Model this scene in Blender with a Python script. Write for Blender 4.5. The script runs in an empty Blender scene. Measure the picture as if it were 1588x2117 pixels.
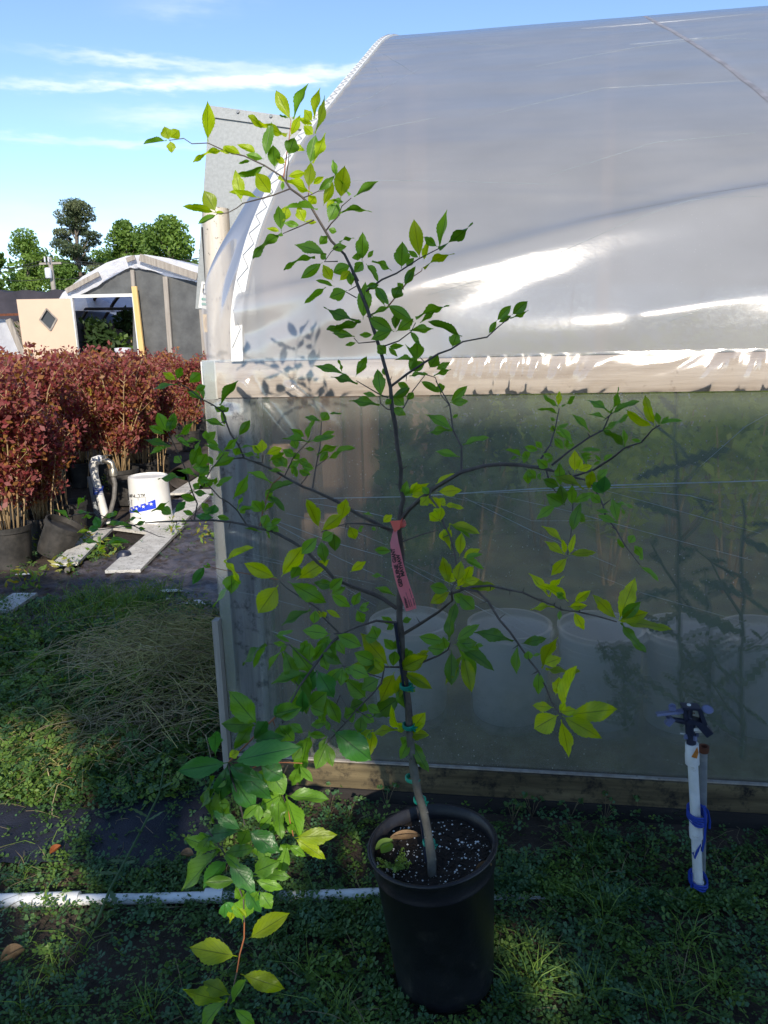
import bpy, math, random, numpy as np
from mathutils import Vector, Matrix, noise as mnoise
random.seed(7); rng = np.random.default_rng(7)
C = bpy.context.scene.collection
SC = bpy.context.scene
PI = math.pi
# ------------------------------------------------------------------ camera
F = 1560.0; CX, CY = 794.0, 1058.5; H = 1.5
PITCH = math.atan((1058.5-690)/F); YAW = math.atan(230/F); ROLL = 0.025
f_ = Vector((-math.sin(YAW)*math.cos(PITCH), math.cos(YAW)*math.cos(PITCH), -math.sin(PITCH)))
r0 = Vector((math.cos(YAW), math.sin(YAW), 0)); u0 = r0.cross(f_)
r_ = r0*math.cos(ROLL) - u0*math.sin(ROLL); u_ = u0*math.cos(ROLL) + r0*math.sin(ROLL)
cam = bpy.data.objects.new('camera', bpy.data.cameras.new('camera')); C.objects.link(cam); SC.camera = cam
m = Matrix((( r_.x, u_.x, -f_.x, 0), (r_.y, u_.y, -f_.y, 0), (r_.z, u_.z, -f_.z, H), (0, 0, 0, 1)))
cam.matrix_world = m
cam.data.sensor_fit = 'VERTICAL'; cam.data.sensor_height = 36.0; cam.data.lens = 36.0*F/2117.0
cam.data.clip_start = 0.05; cam.data.clip_end = 2000
# ------------------------------------------------------------------ light
SUN_EL = math.radians(29); SUN_AZ = math.radians(15)      # azimuth: to the right of straight behind the camera
sun_dir = Vector((math.sin(SUN_AZ)*math.cos(SUN_EL), -math.cos(SUN_AZ)*math.cos(SUN_EL), math.sin(SUN_EL)))
world = bpy.data.worlds.new('World'); SC.world = world; world.use_nodes = True
nt = world.node_tree; nt.nodes.clear()
wo = nt.nodes.new('ShaderNodeOutputWorld'); bg = nt.nodes.new('ShaderNodeBackground')
sky = nt.nodes.new('ShaderNodeTexSky'); sky.sky_type = 'NISHITA'; sky.sun_disc = False
sky.sun_elevation = SUN_EL; sky.sun_rotation = math.atan2(sun_dir.x, sun_dir.y)
sky.air_density = 0.8; sky.dust_density = 0.0; sky.ozone_density = 2.4
bg.inputs['Strength'].default_value = 0.138
tc = nt.nodes.new('ShaderNodeTexCoord')
def wn(t, **k):
    n = nt.nodes.new(t)
    for a, b in k.items(): setattr(n, a, b)
    return n
def wmath(op, a, b=None, c=None):
    n = wn('ShaderNodeMath', operation=op)
    for i, v in enumerate((a, b, c)):
        if v is None: continue
        if isinstance(v, (int, float)): n.inputs[i].default_value = v
        else: nt.links.new(v, n.inputs[i])
    return n.outputs[0]
sep = wn('ShaderNodeSeparateXYZ'); nt.links.new(tc.outputs['Generated'], sep.inputs[0])
# thin cirrus and old contrails: bands of elevation, broken up by noise
hyp = wmath('SQRT', wmath('ADD', wmath('MULTIPLY', sep.outputs[0], sep.outputs[0]), wmath('MULTIPLY', sep.outputs[1], sep.outputs[1])))
elv = wmath('ARCTAN2', sep.outputs[2], hyp)
azi = wmath('ARCTAN2', sep.outputs[0], sep.outputs[1])
cmb = wn('ShaderNodeCombineXYZ')
nt.links.new(wmath('MULTIPLY', azi, 2.2), cmb.inputs[0]); nt.links.new(wmath('MULTIPLY', elv, 9.0), cmb.inputs[1])
nz = wn('ShaderNodeTexNoise'); nz.inputs['Scale'].default_value = 2.2; nz.inputs['Detail'].default_value = 9; nz.inputs['Roughness'].default_value = 0.6
nt.links.new(cmb.outputs[0], nz.inputs['Vector'])
nz2 = wn('ShaderNodeTexNoise'); nz2.inputs['Scale'].default_value = 16; nz2.inputs['Detail'].default_value = 6
nt.links.new(cmb.outputs[0], nz2.inputs['Vector'])
wob = wmath('MULTIPLY', wmath('SUBTRACT', nz2.outputs[0], 0.5), 0.02)
ew = wmath('ADD', elv, wob)
def band(centre, slope, half, amp, az0, azw):
    e = wmath('SUBTRACT', ew, wmath('ADD', wmath('MULTIPLY', wmath('ADD', azi, -az0), slope), centre))
    g = wmath('EXPONENT', wmath('MULTIPLY', wmath('MULTIPLY', e, e), -1.0/(half*half)))
    a = wmath('SUBTRACT', azi, az0)
    g2 = wmath('EXPONENT', wmath('MULTIPLY', wmath('MULTIPLY', a, a), -1.0/(azw*azw)))
    t = wmath('MAXIMUM', wmath('ADD', wmath('MULTIPLY', nz.outputs[0], 2.6), -0.75), 0.0)
    return wmath('MULTIPLY', wmath('MULTIPLY', g, g2), wmath('MULTIPLY', t, amp))
CLOUD_NODES = []
tot = band(0.291, 0.06, 0.0065, 1.5, -0.26, 0.17)
for b in ((0.3015, -0.01, 0.005, 1.0, -0.38, 0.11), (0.276, 0.05, 0.004, 1.3, -0.43, 0.12), (0.249, 0.03, 0.010, 0.8, -0.38, 0.08), (0.219, 0.0, 0.004, 0.6, -0.5, 0.2), (0.13, 0.0, 0.03, 0.35, -0.5, 0.6), (0.362, 0.1, 0.012, 0.5, -0.35, 0.06), (0.30, -0.15, 0.018, 0.35, 1.6, 0.8), (0.4, -0.1, 0.02, 0.3, 3.0, 0.6), (0.34, 0.05, 0.015, 0.3, -1.6, 0.6)):
    tot = wmath('ADD', tot, band(*b))
tot = wmath('MINIMUM', tot, 0.8)
mixc = wn('ShaderNodeMixRGB'); nt.links.new(tot, mixc.inputs[0]); nt.links.new(sky.outputs[0], mixc.inputs[1]); mixc.inputs[2].default_value = (5.0, 5.3, 6.6, 1)
nt.links.new(mixc.outputs[0], bg.inputs['Color']); nt.links.new(bg.outputs[0], wo.inputs[0])
sl = bpy.data.lights.new('sun', 'SUN'); sl.energy = 3.2; sl.angle = math.radians(0.5); sl.color = (1.0, 0.90, 0.76)
so = bpy.data.objects.new('sun', sl); C.objects.link(so); so.rotation_euler = sun_dir.to_track_quat('Z', 'Y').to_euler()
vs = SC.view_settings; vs.view_transform = 'Standard'; vs.look = 'None'; vs.gamma = 1; vs.use_curve_mapping = False; vs.exposure = 0.78
SC.cycles.use_denoising = True; SC.cycles.max_bounces = 10; SC.cycles.transparent_max_bounces = 14
SC.cycles.caustics_refractive = False; SC.cycles.caustics_reflective = False
# ------------------------------------------------------------------ photo rays -> real places
def ray(x, y): return f_ + r_*((x-CX)/F) - u_*((y-CY)/F)
O = Vector((0, 0, H))
def P(x, y, Y):
    d = ray(x, y); return O + d*(Y/d.y)
def G(x, y, Z=0.0):
    d = ray(x, y); return O + d*((Z-H)/d.z)
def dep(p): return (p-O).dot(f_)
def sz(px, p): return px*dep(p)/F            # pixels -> metres at p
# ------------------------------------------------------------------ object helpers
class MB:
    def __init__(s): s.v = []; s.f = []; s.m = []
    def add(s, v, f, mi=0):
        n = len(s.v); s.v += [tuple(a) for a in v]; s.f += [tuple(i+n for i in q) for q in f]; s.m += [mi]*len(f); return s
    def box(s, c, d, rot=None, mi=0):
        c = Vector(c); h = Vector(d)/2
        vs_ = [Vector((x*h.x, y*h.y, z*h.z)) for x in (-1, 1) for y in (-1, 1) for z in (-1, 1)]
        if rot is not None: vs_ = [rot @ v for v in vs_]
        return s.add([c+v for v in vs_], [(0,1,3,2),(4,6,7,5),(0,4,5,1),(2,3,7,6),(0,2,6,4),(1,5,7,3)], mi)
    def beam(s, a, b, w, h, up=(0,0,1), mi=0, taper=1.0):
        a = Vector(a); b = Vector(b); d = (b-a).normalized(); up = Vector(up)
        sx = d.cross(up).normalized(); uz = sx.cross(d).normalized()
        vs_ = []
        for p, t in ((a, 1), (b, taper)):
            for i, j in ((-1,-1),(1,-1),(1,1),(-1,1)): vs_.append(p + sx*(i*w/2*t) + uz*(j*h/2*t))
        return s.add(vs_, [(0,1,2,3),(7,6,5,4),(0,4,5,1),(1,5,6,2),(2,6,7,3),(3,7,4,0)], mi)
    def tube(s, pts, rad, n=8, cap=True, mi=0, jitter=0):
        pts = [Vector(p) for p in pts]; k = len(pts)
        if not hasattr(rad, '__len__'): rad = [rad]*k
        vs_ = []; ref = None
        for i, p in enumerate(pts):
            d = (pts[min(i+1, k-1)]-pts[max(i-1, 0)])
            d = d.normalized() if d.length > 1e-9 else Vector((0, 0, 1))
            if ref is None: ref = d.orthogonal().normalized()
            ref = (ref - d*ref.dot(d)).normalized(); b = d.cross(ref)
            for j in range(n):
                a = 2*PI*j/n; rr = rad[i]*(1+jitter*(random.random()-.5))
                vs_.append(p + (ref*math.cos(a)+b*math.sin(a))*rr)
        fs = [(i*n+j, i*n+(j+1) % n, (i+1)*n+(j+1) % n, (i+1)*n+j) for i in range(k-1) for j in range(n)]
        if cap: fs += [tuple(range(n))[::-1], tuple((k-1)*n+j for j in range(n))]
        return s.add(vs_, fs, mi)
    def lathe(s, c, prof, n=40, ax=(0, 0, 1), mi=0, wob=None):
        c = Vector(c); ax = Vector(ax).normalized(); x = ax.orthogonal().normalized(); y = ax.cross(x); vs_ = []
        for i, (r, z) in enumerate(prof):
            for j in range(n):
                a = 2*PI*j/n; rr = r*(1 + (wob(a, z) if wob else 0)); vs_.append(c + (x*math.cos(a)+y*math.sin(a))*rr + ax*z)
        k = len(prof)
        return s.add(vs_, [(i*n+j, i*n+(j+1) % n, (i+1)*n+(j+1) % n, (i+1)*n+j) for i in range(k-1) for j in range(n)], mi)
    def grid(s, fn, nu, nv, mi=0):
        vs_ = [fn(i/nu, j/nv) for j in range(nv+1) for i in range(nu+1)]
        w = nu+1
        return s.add(vs_, [(j*w+i, j*w+i+1, (j+1)*w+i+1, (j+1)*w+i) for j in range(nv) for i in range(nu)], mi)
def mesh(name, mb, mats, off=Vector((0, 0, 0)), smooth=True, ang=None):
    me = bpy.data.meshes.new(name)
    if off.length: vv = [(a[0]-off.x, a[1]-off.y, a[2]-off.z) for a in mb.v]
    else: vv = mb.v
    me.from_pydata(vv, [], mb.f)
    if not isinstance(mats, (list, tuple)): mats = [mats]
    for q in mats: me.materials.append(q)
    if len(mats) > 1: me.polygons.foreach_set('material_index', mb.m)
    me.polygons.foreach_set('use_smooth', [smooth]*len(mb.f))
    if smooth and ang: me.set_sharp_from_angle(angle=math.radians(ang))
    me.update(); return me
def wloc(o):
    v = Vector((0, 0, 0))
    while o is not None: v += Vector(o.location); o = o.parent
    return v
def obj(name, mb, mats, parent=None, smooth=True, ang=40, kind=None, label=None, cat=None, group=None, stuff=False):
    off = wloc(parent)
    o = bpy.data.objects.new(name, mesh(name, mb, mats, off, smooth, ang)); C.objects.link(o); o.parent = parent
    if kind: o['kind'] = kind
    if stuff: o['kind'] = 'stuff'
    if label: o['label'] = label
    if cat: o['category'] = cat
    if group: o['group'] = group
    return o
def thing(name, label, cat, loc=(0, 0, 0), group=None):
    o = bpy.data.objects.new(name, None); C.objects.link(o); o.location = loc
    o['label'] = label; o['category'] = cat; o.empty_display_size = .1
    if group: o['group'] = group
    return o
def tag(o, label, cat, group=None):
    o['label'] = label; o['category'] = cat
    if group: o['group'] = group
    return o
def copy_tree(o, parent=None):
    c = o.copy(); C.objects.link(c); c.parent = parent
    for ch in list(o.children): copy_tree(ch, c)
    return c
def text(s, parent, mat, origin, xdir, ydir, size, name='lettering', extrude=0.0, bold=0.0, align='LEFT', length=None, label=None):
    cu = bpy.data.curves.new(name, 'FONT'); cu.body = s; cu.size = size; cu.offset = bold; cu.align_x = align; cu.resolution_u = 3
    t_ = bpy.data.objects.new('t', cu); C.objects.link(t_); bpy.context.view_layer.update()
    me = bpy.data.meshes.new_from_object(t_.evaluated_get(bpy.context.evaluated_depsgraph_get())); w = max(v.co.x for v in me.vertices)
    bpy.data.objects.remove(t_); me.materials.clear(); me.materials.append(mat); me.name = name
    o = bpy.data.objects.new(name, me); C.objects.link(o)
    x = Vector(xdir).normalized(); y = Vector(ydir); y = (y-x*y.dot(x)).normalized(); z = x.cross(y)
    sc = length/w if length else 1.0
    M = Matrix(((x.x*sc, y.x, z.x, 0), (x.y*sc, y.y, z.y, 0), (x.z*sc, y.z, z.z, 0), (0, 0, 0, 1)))
    o.parent = parent; M.translation = Vector(origin) - wloc(parent); o.matrix_local = M
    if label: o['label'] = label
    return o
# ------------------------------------------------------------------ materials
MATS = {}
def mat(name, col, rough=.8, col2=None, scale=20, stretch=(1, 1, 1), detail=6, bump=0., bscale=None, spec=.4, metal=0., trans=0., ramp=(.35, .65), col3=None, s3=60, r3=(.6, .7), coords='Object', rnd=0.0, bdist=.01):
    m = bpy.data.materials.new(name); m.use_nodes = True; n = m.node_tree; N = n.nodes; L = n.links
    b = N['Principled BSDF']; b.inputs['Roughness'].default_value = rough; b.inputs['Metallic'].default_value = metal
    b.inputs['Specular IOR Level'].default_value = spec
    rgb = lambda c: (c[0], c[1], c[2], 1)
    b.inputs['Base Color'].default_value = rgb(col); out = None
    t = N.new('ShaderNodeTexCoord'); mp = N.new('ShaderNodeMapping'); mp.inputs['Scale'].default_value = stretch
    L.new(t.outputs[coords], mp.inputs[0])
    if col2 is not None:
        z = N.new('ShaderNodeTexNoise'); z.inputs['Scale'].default_value = scale; z.inputs['Detail'].default_value = detail; z.inputs['Roughness'].default_value = .62
        L.new(mp.outputs[0], z.inputs['Vector'])
        r = N.new('ShaderNodeValToRGB'); r.color_ramp.elements[0].position = ramp[0]; r.color_ramp.elements[1].position = ramp[1]
        r.color_ramp.elements[0].color = rgb(col); r.color_ramp.elements[1].color = rgb(col2)
        L.new(z.outputs[0], r.inputs[0]); out = r.outputs[0]
    if col3 is not None:
        z = N.new('ShaderNodeTexNoise'); z.inputs['Scale'].default_value = s3; z.inputs['Detail'].default_value = 8; z.inputs['Roughness'].default_value = .7
        L.new(t.outputs[coords], z.inputs['Vector'])
        r = N.new('ShaderNodeMapRange'); r.inputs[1].default_value = r3[0]; r.inputs[2].default_value = r3[1]
        L.new(z.outputs[0], r.inputs[0]); x = N.new('ShaderNodeMixRGB'); L.new(r.outputs[0], x.inputs[0])
        if out: L.new(out, x.inputs[1])
        else: x.inputs[1].default_value = rgb(col)
        x.inputs[2].default_value = rgb(col3); out = x.outputs[0]
    if rnd:
        oi = N.new('ShaderNodeObjectInfo'); hs = N.new('ShaderNodeHueSaturation'); mr = N.new('ShaderNodeMapRange')
        mr.inputs[3].default_value = 1-rnd; mr.inputs[4].default_value = 1+rnd
        L.new(oi.outputs['Random'], mr.inputs[0]); L.new(mr.outputs[0], hs.inputs['Value'])
        mh = N.new('ShaderNodeMapRange'); mh.inputs[3].default_value = .5+rnd*.06; mh.inputs[4].default_value = .5-rnd*.06
        L.new(oi.outputs['Random'], mh.inputs[0]); L.new(mh.outputs[0], hs.inputs['Hue'])
        if out: L.new(out, hs.inputs['Color'])
        else: hs.inputs['Color'].default_value = rgb(col)
        out = hs.outputs[0]
    if out: L.new(out, b.inputs['Base Color'])
    if bump:
        z = N.new('ShaderNodeTexNoise'); z.inputs['Scale'].default_value = bscale or scale*2; z.inputs['Detail'].default_value = 8; z.inputs['Roughness'].default_value = .65
        L.new(mp.outputs[0], z.inputs['Vector']); bp = N.new('ShaderNodeBump'); bp.inputs['Strength'].default_value = bump; bp.inputs['Distance'].default_value = bdist
        L.new(z.outputs[0], bp.inputs['Height']); L.new(bp.outputs[0], b.inputs['Normal'])
    if trans:
        tr = N.new('ShaderNodeBsdfTranslucent'); mx = N.new('ShaderNodeMixShader'); mx.inputs[0].default_value = trans
        br = N.new('ShaderNodeHueSaturation'); br.inputs['Saturation'].default_value = 1.15; br.inputs['Value'].default_value = 2.2; br.inputs['Hue'].default_value = .488
        if out: L.new(out, br.inputs['Color'])
        else: br.inputs['Color'].default_value = rgb(col)
        L.new(br.outputs[0], tr.inputs[0]); L.new(b.outputs[0], mx.inputs[1]); L.new(tr.outputs[0], mx.inputs[2])
        L.new(mx.outputs[0], N['Material Output'].inputs[0])
    MATS[name] = m; return m
def leafmat(name, c1, c2, vein, tr=.4, rough=.45, trv=2.4):
    """leaf blade: veins from the UV, small mottling, translucency"""
    m = bpy.data.materials.new(name); m.use_nodes = True; n = m.node_tree; N = n.nodes; L = n.links
    b = N['Principled BSDF']; b.inputs['Roughness'].default_value = rough; b.inputs['Specular IOR Level'].default_value = .45
    uv = N.new('ShaderNodeUVMap'); s = N.new('ShaderNodeSeparateXYZ'); L.new(uv.outputs[0], s.inputs[0])
    def mm(op, a, b_=None):
        q = N.new('ShaderNodeMath'); q.operation = op
        for i, v in enumerate((a, b_)):
            if v is None: continue
            if isinstance(v, (int, float)): q.inputs[i].default_value = v
            else: L.new(v, q.inputs[i])
        return q.outputs[0]
    ax = mm('ABSOLUTE', mm('SUBTRACT', s.outputs[0], .5))
    side = mm('SUBTRACT', mm('MULTIPLY', s.outputs[1], 7.0), mm('MULTIPLY', ax, 6.0))
    fr = mm('ABSOLUTE', mm('SUBTRACT', mm('FRACT', side), .5))
    v1 = N.new('ShaderNodeMapRange'); v1.inputs[1].default_value = .09; v1.inputs[2].default_value = .0; L.new(fr, v1.inputs[0])
    v2 = N.new('ShaderNodeMapRange'); v2.inputs[1].default_value = .035; v2.inputs[2].default_value = .012; L.new(ax, v2.inputs[0])
    vv = mm('MAXIMUM', mm('MULTIPLY', v1.outputs[0], .5), v2.outputs[0])
    oi = N.new('ShaderNodeObjectInfo'); tcn = N.new('ShaderNodeTexCoord')
    z = N.new('ShaderNodeTexNoise'); z.inputs['Scale'].default_value = 5; z.inputs['Detail'].default_value = 5
    ad = N.new('ShaderNodeVectorMath'); ad.operation = 'ADD'; L.new(tcn.outputs['Object'], ad.inputs[0]); L.new(oi.outputs['Location'], ad.inputs[1]); L.new(ad.outputs[0], z.inputs['Vector'])
    x = N.new('ShaderNodeMixRGB'); x.inputs[1].default_value = (*c1, 1); x.inputs[2].default_value = (*c2, 1)
    L.new(mm('ADD', mm('MULTIPLY', z.outputs[0], .5), mm('MULTIPLY', oi.outputs['Random'], .5)), x.inputs[0])
    y = N.new('ShaderNodeMixRGB'); L.new(vv, y.inputs[0]); L.new(x.outputs[0], y.inputs[1]); y.inputs[2].default_value = (*vein, 1)
    hs = N.new('ShaderNodeHueSaturation'); mr = N.new('ShaderNodeMapRange'); mr.inputs[3].default_value = .72; mr.inputs[4].default_value = 1.25
    L.new(oi.outputs['Random'], mr.inputs[0]); L.new(mr.outputs[0], hs.inputs['Value']); L.new(y.outputs[0], hs.inputs['Color'])
    L.new(hs.outputs[0], b.inputs['Base Color'])
    bp = N.new('ShaderNodeBump'); bp.inputs['Strength'].default_value = .35; bp.inputs['Distance'].default_value = .002; bp.invert = True
    L.new(vv, bp.inputs['Height']); L.new(bp.outputs[0], b.inputs['Normal'])
    tr_ = N.new('ShaderNodeBsdfTranslucent'); br = N.new('ShaderNodeHueSaturation'); br.inputs['Value'].default_value = trv; br.inputs['Saturation'].default_value = 1.15; br.inputs['Hue'].default_value = .485
    L.new(hs.outputs[0], br.inputs['Color']); L.new(br.outputs[0], tr_.inputs[0])
    mx = N.new('ShaderNodeMixShader'); mx.inputs[0].default_value = tr
    L.new(b.outputs[0], mx.inputs[1]); L.new(tr_.outputs[0], mx.inputs[2]); L.new(mx.outputs[0], N['Material Output'].inputs[0])
    return m
def filmmat(name, tp, rf, df, tint=(.86, .87, .9), gloss=.16, groughness=.2, rrough=.3, spots=.5, dirt=0., bumpd=.0015):
    """greenhouse film: clear share, blurring share, milky share; droplets and specks; gloss by fresnel"""
    m = bpy.data.materials.new(name); m.use_nodes = True; n = m.node_tree; N = n.nodes; L = n.links
    for q in list(N):
        if q.type != 'OUTPUT_MATERIAL': N.remove(q)
    t = N.new('ShaderNodeTexCoord')
    def noise(sc, det=6, ro=.6, st=(1, 1, 1)):
        mp = N.new('ShaderNodeMapping'); mp.inputs['Scale'].default_value = st; L.new(t.outputs['Object'], mp.inputs[0])
        z = N.new('ShaderNodeTexNoise'); z.inputs['Scale'].default_value = sc; z.inputs['Detail'].default_value = det; z.inputs['Roughness'].default_value = ro
        L.new(mp.outputs[0], z.inputs['Vector']); return z.outputs[0]
    def rng_(x, a, b, c=0., d=1.):
        r = N.new('ShaderNodeMapRange'); r.inputs[1].default_value = a; r.inputs[2].default_value = b; r.inputs[3].default_value = c; r.inputs[4].default_value = d
        L.new(x, r.inputs[0]); return r.outputs[0]
    def mix(fac, a, b):
        x = N.new('ShaderNodeMixShader')
        if isinstance(fac, float): x.inputs[0].default_value = fac
        else: L.new(fac, x.inputs[0])
        L.new(a, x.inputs[1]); L.new(b, x.inputs[2]); return x.outputs[0]
    bp = N.new('ShaderNodeBump'); bp.inputs['Strength'].default_value = .6; bp.inputs['Distance'].default_value = bumpd
    wr = N.new('ShaderNodeMath'); wr.operation = 'ADD'; L.new(noise(9, 5, .55, (1, 1, 1.6)), wr.inputs[0]); wq = N.new('ShaderNodeMath'); wq.operation = 'MULTIPLY'; L.new(noise(16, 6, .7, (.6, 1.6, 3)), wq.inputs[0]); wq.inputs[1].default_value = .22; L.new(wq.outputs[0], wr.inputs[1]); L.new(wr.outputs[0], bp.inputs['Height'])
    tr = N.new('ShaderNodeBsdfTransparent'); tr.inputs[0].default_value = (.97, .98, .97, 1)
    re = N.new('ShaderNodeBsdfRefraction'); re.inputs['IOR'].default_value = 1.12; re.inputs['Roughness'].default_value = rrough; re.inputs[0].default_value = (.95, .96, .95, 1)
    di = N.new('ShaderNodeBsdfDiffuse'); tl = N.new('ShaderNodeBsdfTranslucent')
    di.inputs[0].default_value = (*tint, 1); tl.inputs[0].default_value = (*tint, 1)
    vor = N.new('ShaderNodeTexVoronoi'); vor.inputs['Scale'].default_value = 75; L.new(t.outputs['Object'], vor.inputs['Vector'])
    vs1 = rng_(vor.outputs['Distance'], .13, .05); dens = rng_(noise(3.2, 5, .6), .42, .66)
    mu = N.new('ShaderNodeMath'); mu.operation = 'MULTIPLY'; L.new(vs1, mu.inputs[0]); L.new(dens, mu.inputs[1])
    mu2 = N.new('ShaderNodeMath'); mu2.operation = 'MULTIPLY'; L.new(mu.outputs[0], mu2.inputs[0]); mu2.inputs[1].default_value = spots
    milky = mix(.58, di.outputs[0], tl.outputs[0])
    if dirt:
        dd = N.new('ShaderNodeBsdfDiffuse'); dd.inputs[0].default_value = (.10, .12, .06, 1)
        sp = N.new('ShaderNodeSeparateXYZ'); L.new(t.outputs['Object'], sp.inputs[0])
        low = rng_(sp.outputs[2], .55, .1, 0., 1.); pat = rng_(noise(14, 9, .75), .45, .7, .1, 1.)
        q = N.new('ShaderNodeMath'); q.operation = 'MULTIPLY'; L.new(low, q.inputs[0]); L.new(pat, q.inputs[1])
        q2 = N.new('ShaderNodeMath'); q2.operation = 'MULTIPLY'; L.new(q.outputs[0], q2.inputs[0]); q2.inputs[1].default_value = dirt
    see = mix(rf/(tp+rf), tr.outputs[0], re.outputs[0])
    a = N.new('ShaderNodeMath'); a.operation = 'ADD'; L.new(rng_(noise(2.4, 7, .6), .3, .7, df*.9, df*1.1), a.inputs[0]); L.new(mu2.outputs[0], a.inputs[1]); a.use_clamp = True
    base = mix(a.outputs[0], see, milky)
    if dirt: base = mix(q2.outputs[0], base, dd.outputs[0])
    gl = N.new('ShaderNodeBsdfGlossy'); gl.inputs['Roughness'].default_value = groughness; L.new(bp.outputs[0], gl.inputs['Normal'])
    lw = N.new('ShaderNodeLayerWeight'); lw.inputs[0].default_value = .25
    fr = rng_(lw.outputs['Fresnel'], 0., 1., gloss*.6, 1.0)
    full = mix(fr, base, gl.outputs[0]); L.new(full, N['Material Output'].inputs[0]); return m
M_ground = mat('soil', (.045, .033, .025), .95, (.085, .062, .045), 9, bump=.9, bscale=30, bdist=.02, col3=(.16, .13, .10), s3=120, r3=(.66, .72))
M_fabric = mat('ground_fabric', (.012, .014, .024), .55, (.028, .03, .045), 6, bump=.5, bscale=160, col3=(.14, .12, .09), s3=70, r3=(.68, .74))
M_sheet = mat('black_plastic', (.045, .042, .055), .32, (.13, .115, .125), 5, bump=.9, bscale=14, col3=(.05, .035, .02), s3=14, r3=(.5, .6), bdist=.02)
M_dirtm = mat('dark_mulch', (.02, .015, .012), .95, (.05, .038, .03), 30, bump=1, bscale=60, bdist=.02)
M_wood_grey = mat('weathered_wood', (.30, .26, .21), .85, (.52, .47, .41), 7, (1, 1, 1), bump=.5, bscale=30, col3=(.10, .08, .06), s3=35, r3=(.62, .72))
def woodmat(name, c1, c2, axis, c3=(.08, .06, .05), ring=26, r3=(.62, .74), bump=.5, fine=5):
    st = [fine, fine, fine]; st[axis] = .35
    return mat(name, c1, .85, c2, ring/5, tuple(st), 8, bump, ring, col3=c3, s3=22, r3=r3, ramp=(.3, .7), bdist=.004)
M_hip = woodmat('hip_board_wood', (.42, .34, .29), (.74, .65, .58), 0, c3=(.16, .10, .07))
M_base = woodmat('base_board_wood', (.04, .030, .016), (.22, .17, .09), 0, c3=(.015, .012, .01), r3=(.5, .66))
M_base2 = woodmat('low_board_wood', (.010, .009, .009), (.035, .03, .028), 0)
M_post = woodmat('post_wood', (.24, .24, .26), (.62, .60, .59), 2, c3=(.05, .05, .06), r3=(.52, .66))
M_stud = woodmat('stud_wood', (.24, .21, .18), (.44, .40, .35), 2)
M_warm = woodmat('warm_wood', (.34, .22, .14), (.55, .40, .28), 2)
M_newwood = woodmat('new_wood', (.62, .40, .14), (.78, .56, .25), 2, c3=(.5, .3, .1))
M_round = mat('bark_stripped_post', (.50, .44, .36), .8, (.72, .66, .57), 5, (3, 3, .4), bump=.4, bscale=20, col3=(.07, .05, .03), s3=38, r3=(.60, .68))
M_white = mat('white_paint', (.78, .78, .76), .5, (.70, .69, .66), 12, bump=.15, bscale=40)
M_pvc = mat('white_pvc', (.80, .81, .82), .35, (.62, .62, .59), 9, bump=.1, bscale=60, col3=(.28, .25, .19), s3=30, r3=(.60, .76))
M_galv = mat('galvanised_metal', (.34, .35, .34), .5, (.42, .43, .42), 60, (1, 1, 1), bump=.05, metal=.4, col3=(.29, .29, .28), s3=200, r3=(.6, .66))
M_grey = mat('grey_conduit', (.22, .24, .26), .5, (.34, .35, .36), 20, metal=.3, bump=.1)
M_rust = mat('rust', (.18, .06, .03), .9, (.09, .035, .02), 30, bump=.5)
M_blackp = mat('black_pot_plastic', (.010, .010, .013), .38, (.018, .018, .022), 15, bump=.12, bscale=60, col3=(.055, .05, .045), s3=18, r3=(.56, .78))
M_potgrey = mat('dusty_pot_plastic', (.022, .021, .02), .65, (.06, .055, .05), 12, bump=.3)
M_soil = mat('potting_soil', (.012, .009, .007), .95, (.035, .024, .018), 60, bump=1., bscale=90, bdist=.008)
M_perl = mat('perlite', (.75, .75, .72), .8)
M_bucket = mat('bucket_plastic', (.82, .81, .78), .35, (.72, .71, .68), 7, bump=.08, col3=(.35, .3, .24), s3=16, r3=(.68, .8))
M_bucket2 = mat('cloudy_bucket_plastic', (.70, .74, .80), .5, (.80, .83, .86), 6)
M_blue = mat('blue_print', (.02, .06, .62), .4)
M_ink = mat('black_ink', (.02, .02, .02), .6)
M_hose = mat('rubber_hose', (.10, .095, .09), .55, (.17, .16, .15), 20)
M_corr = mat('corrugated_pipe', (.03, .026, .024), .6, (.06, .05, .045), 12)
M_brass = mat('tap_metal', (.45, .42, .36), .4, (.30, .28, .24), 40, metal=.8)
M_cream = mat('cream_door_paint', (.70, .52, .38), .5, (.66, .49, .36), 3, bump=.05)
M_poly = mat('white_poly', (.74, .74, .76), .4, (.64, .64, .67), 6, bump=.4, bscale=9, bdist=.03, trans=.3)
M_shade = mat('shade_cloth', (.075, .078, .08), .75, (.13, .135, .135), 3.5, (1, 1, 1), bump=.3, bscale=12, col3=(.20, .19, .16), s3=7, r3=(.66, .8))
M_black = mat('black_shade_net', (.022, .020, .026), .8, (.045, .04, .05), 2.5, bump=.4, bscale=6, bdist=.05)
M_bluefilm = mat('blue_grey_film', (.30, .35, .52), .35, (.42, .47, .62), 3, trans=.4, bump=.5, bscale=5, bdist=.05)
M_glass = mat('dark_pane', (.08, .09, .10), .1, spec=.8)
M_dgreen = mat('dark_foliage', (.022, .045, .012), .6, (.045, .085, .022), 12, trans=.25)
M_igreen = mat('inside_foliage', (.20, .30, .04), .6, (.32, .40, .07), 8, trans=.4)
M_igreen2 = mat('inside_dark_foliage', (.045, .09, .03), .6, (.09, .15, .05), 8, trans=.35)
M_weed = mat('thistle_leaf', (.06, .12, .05), .6, (.10, .17, .07), 12, trans=.3)
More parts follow.
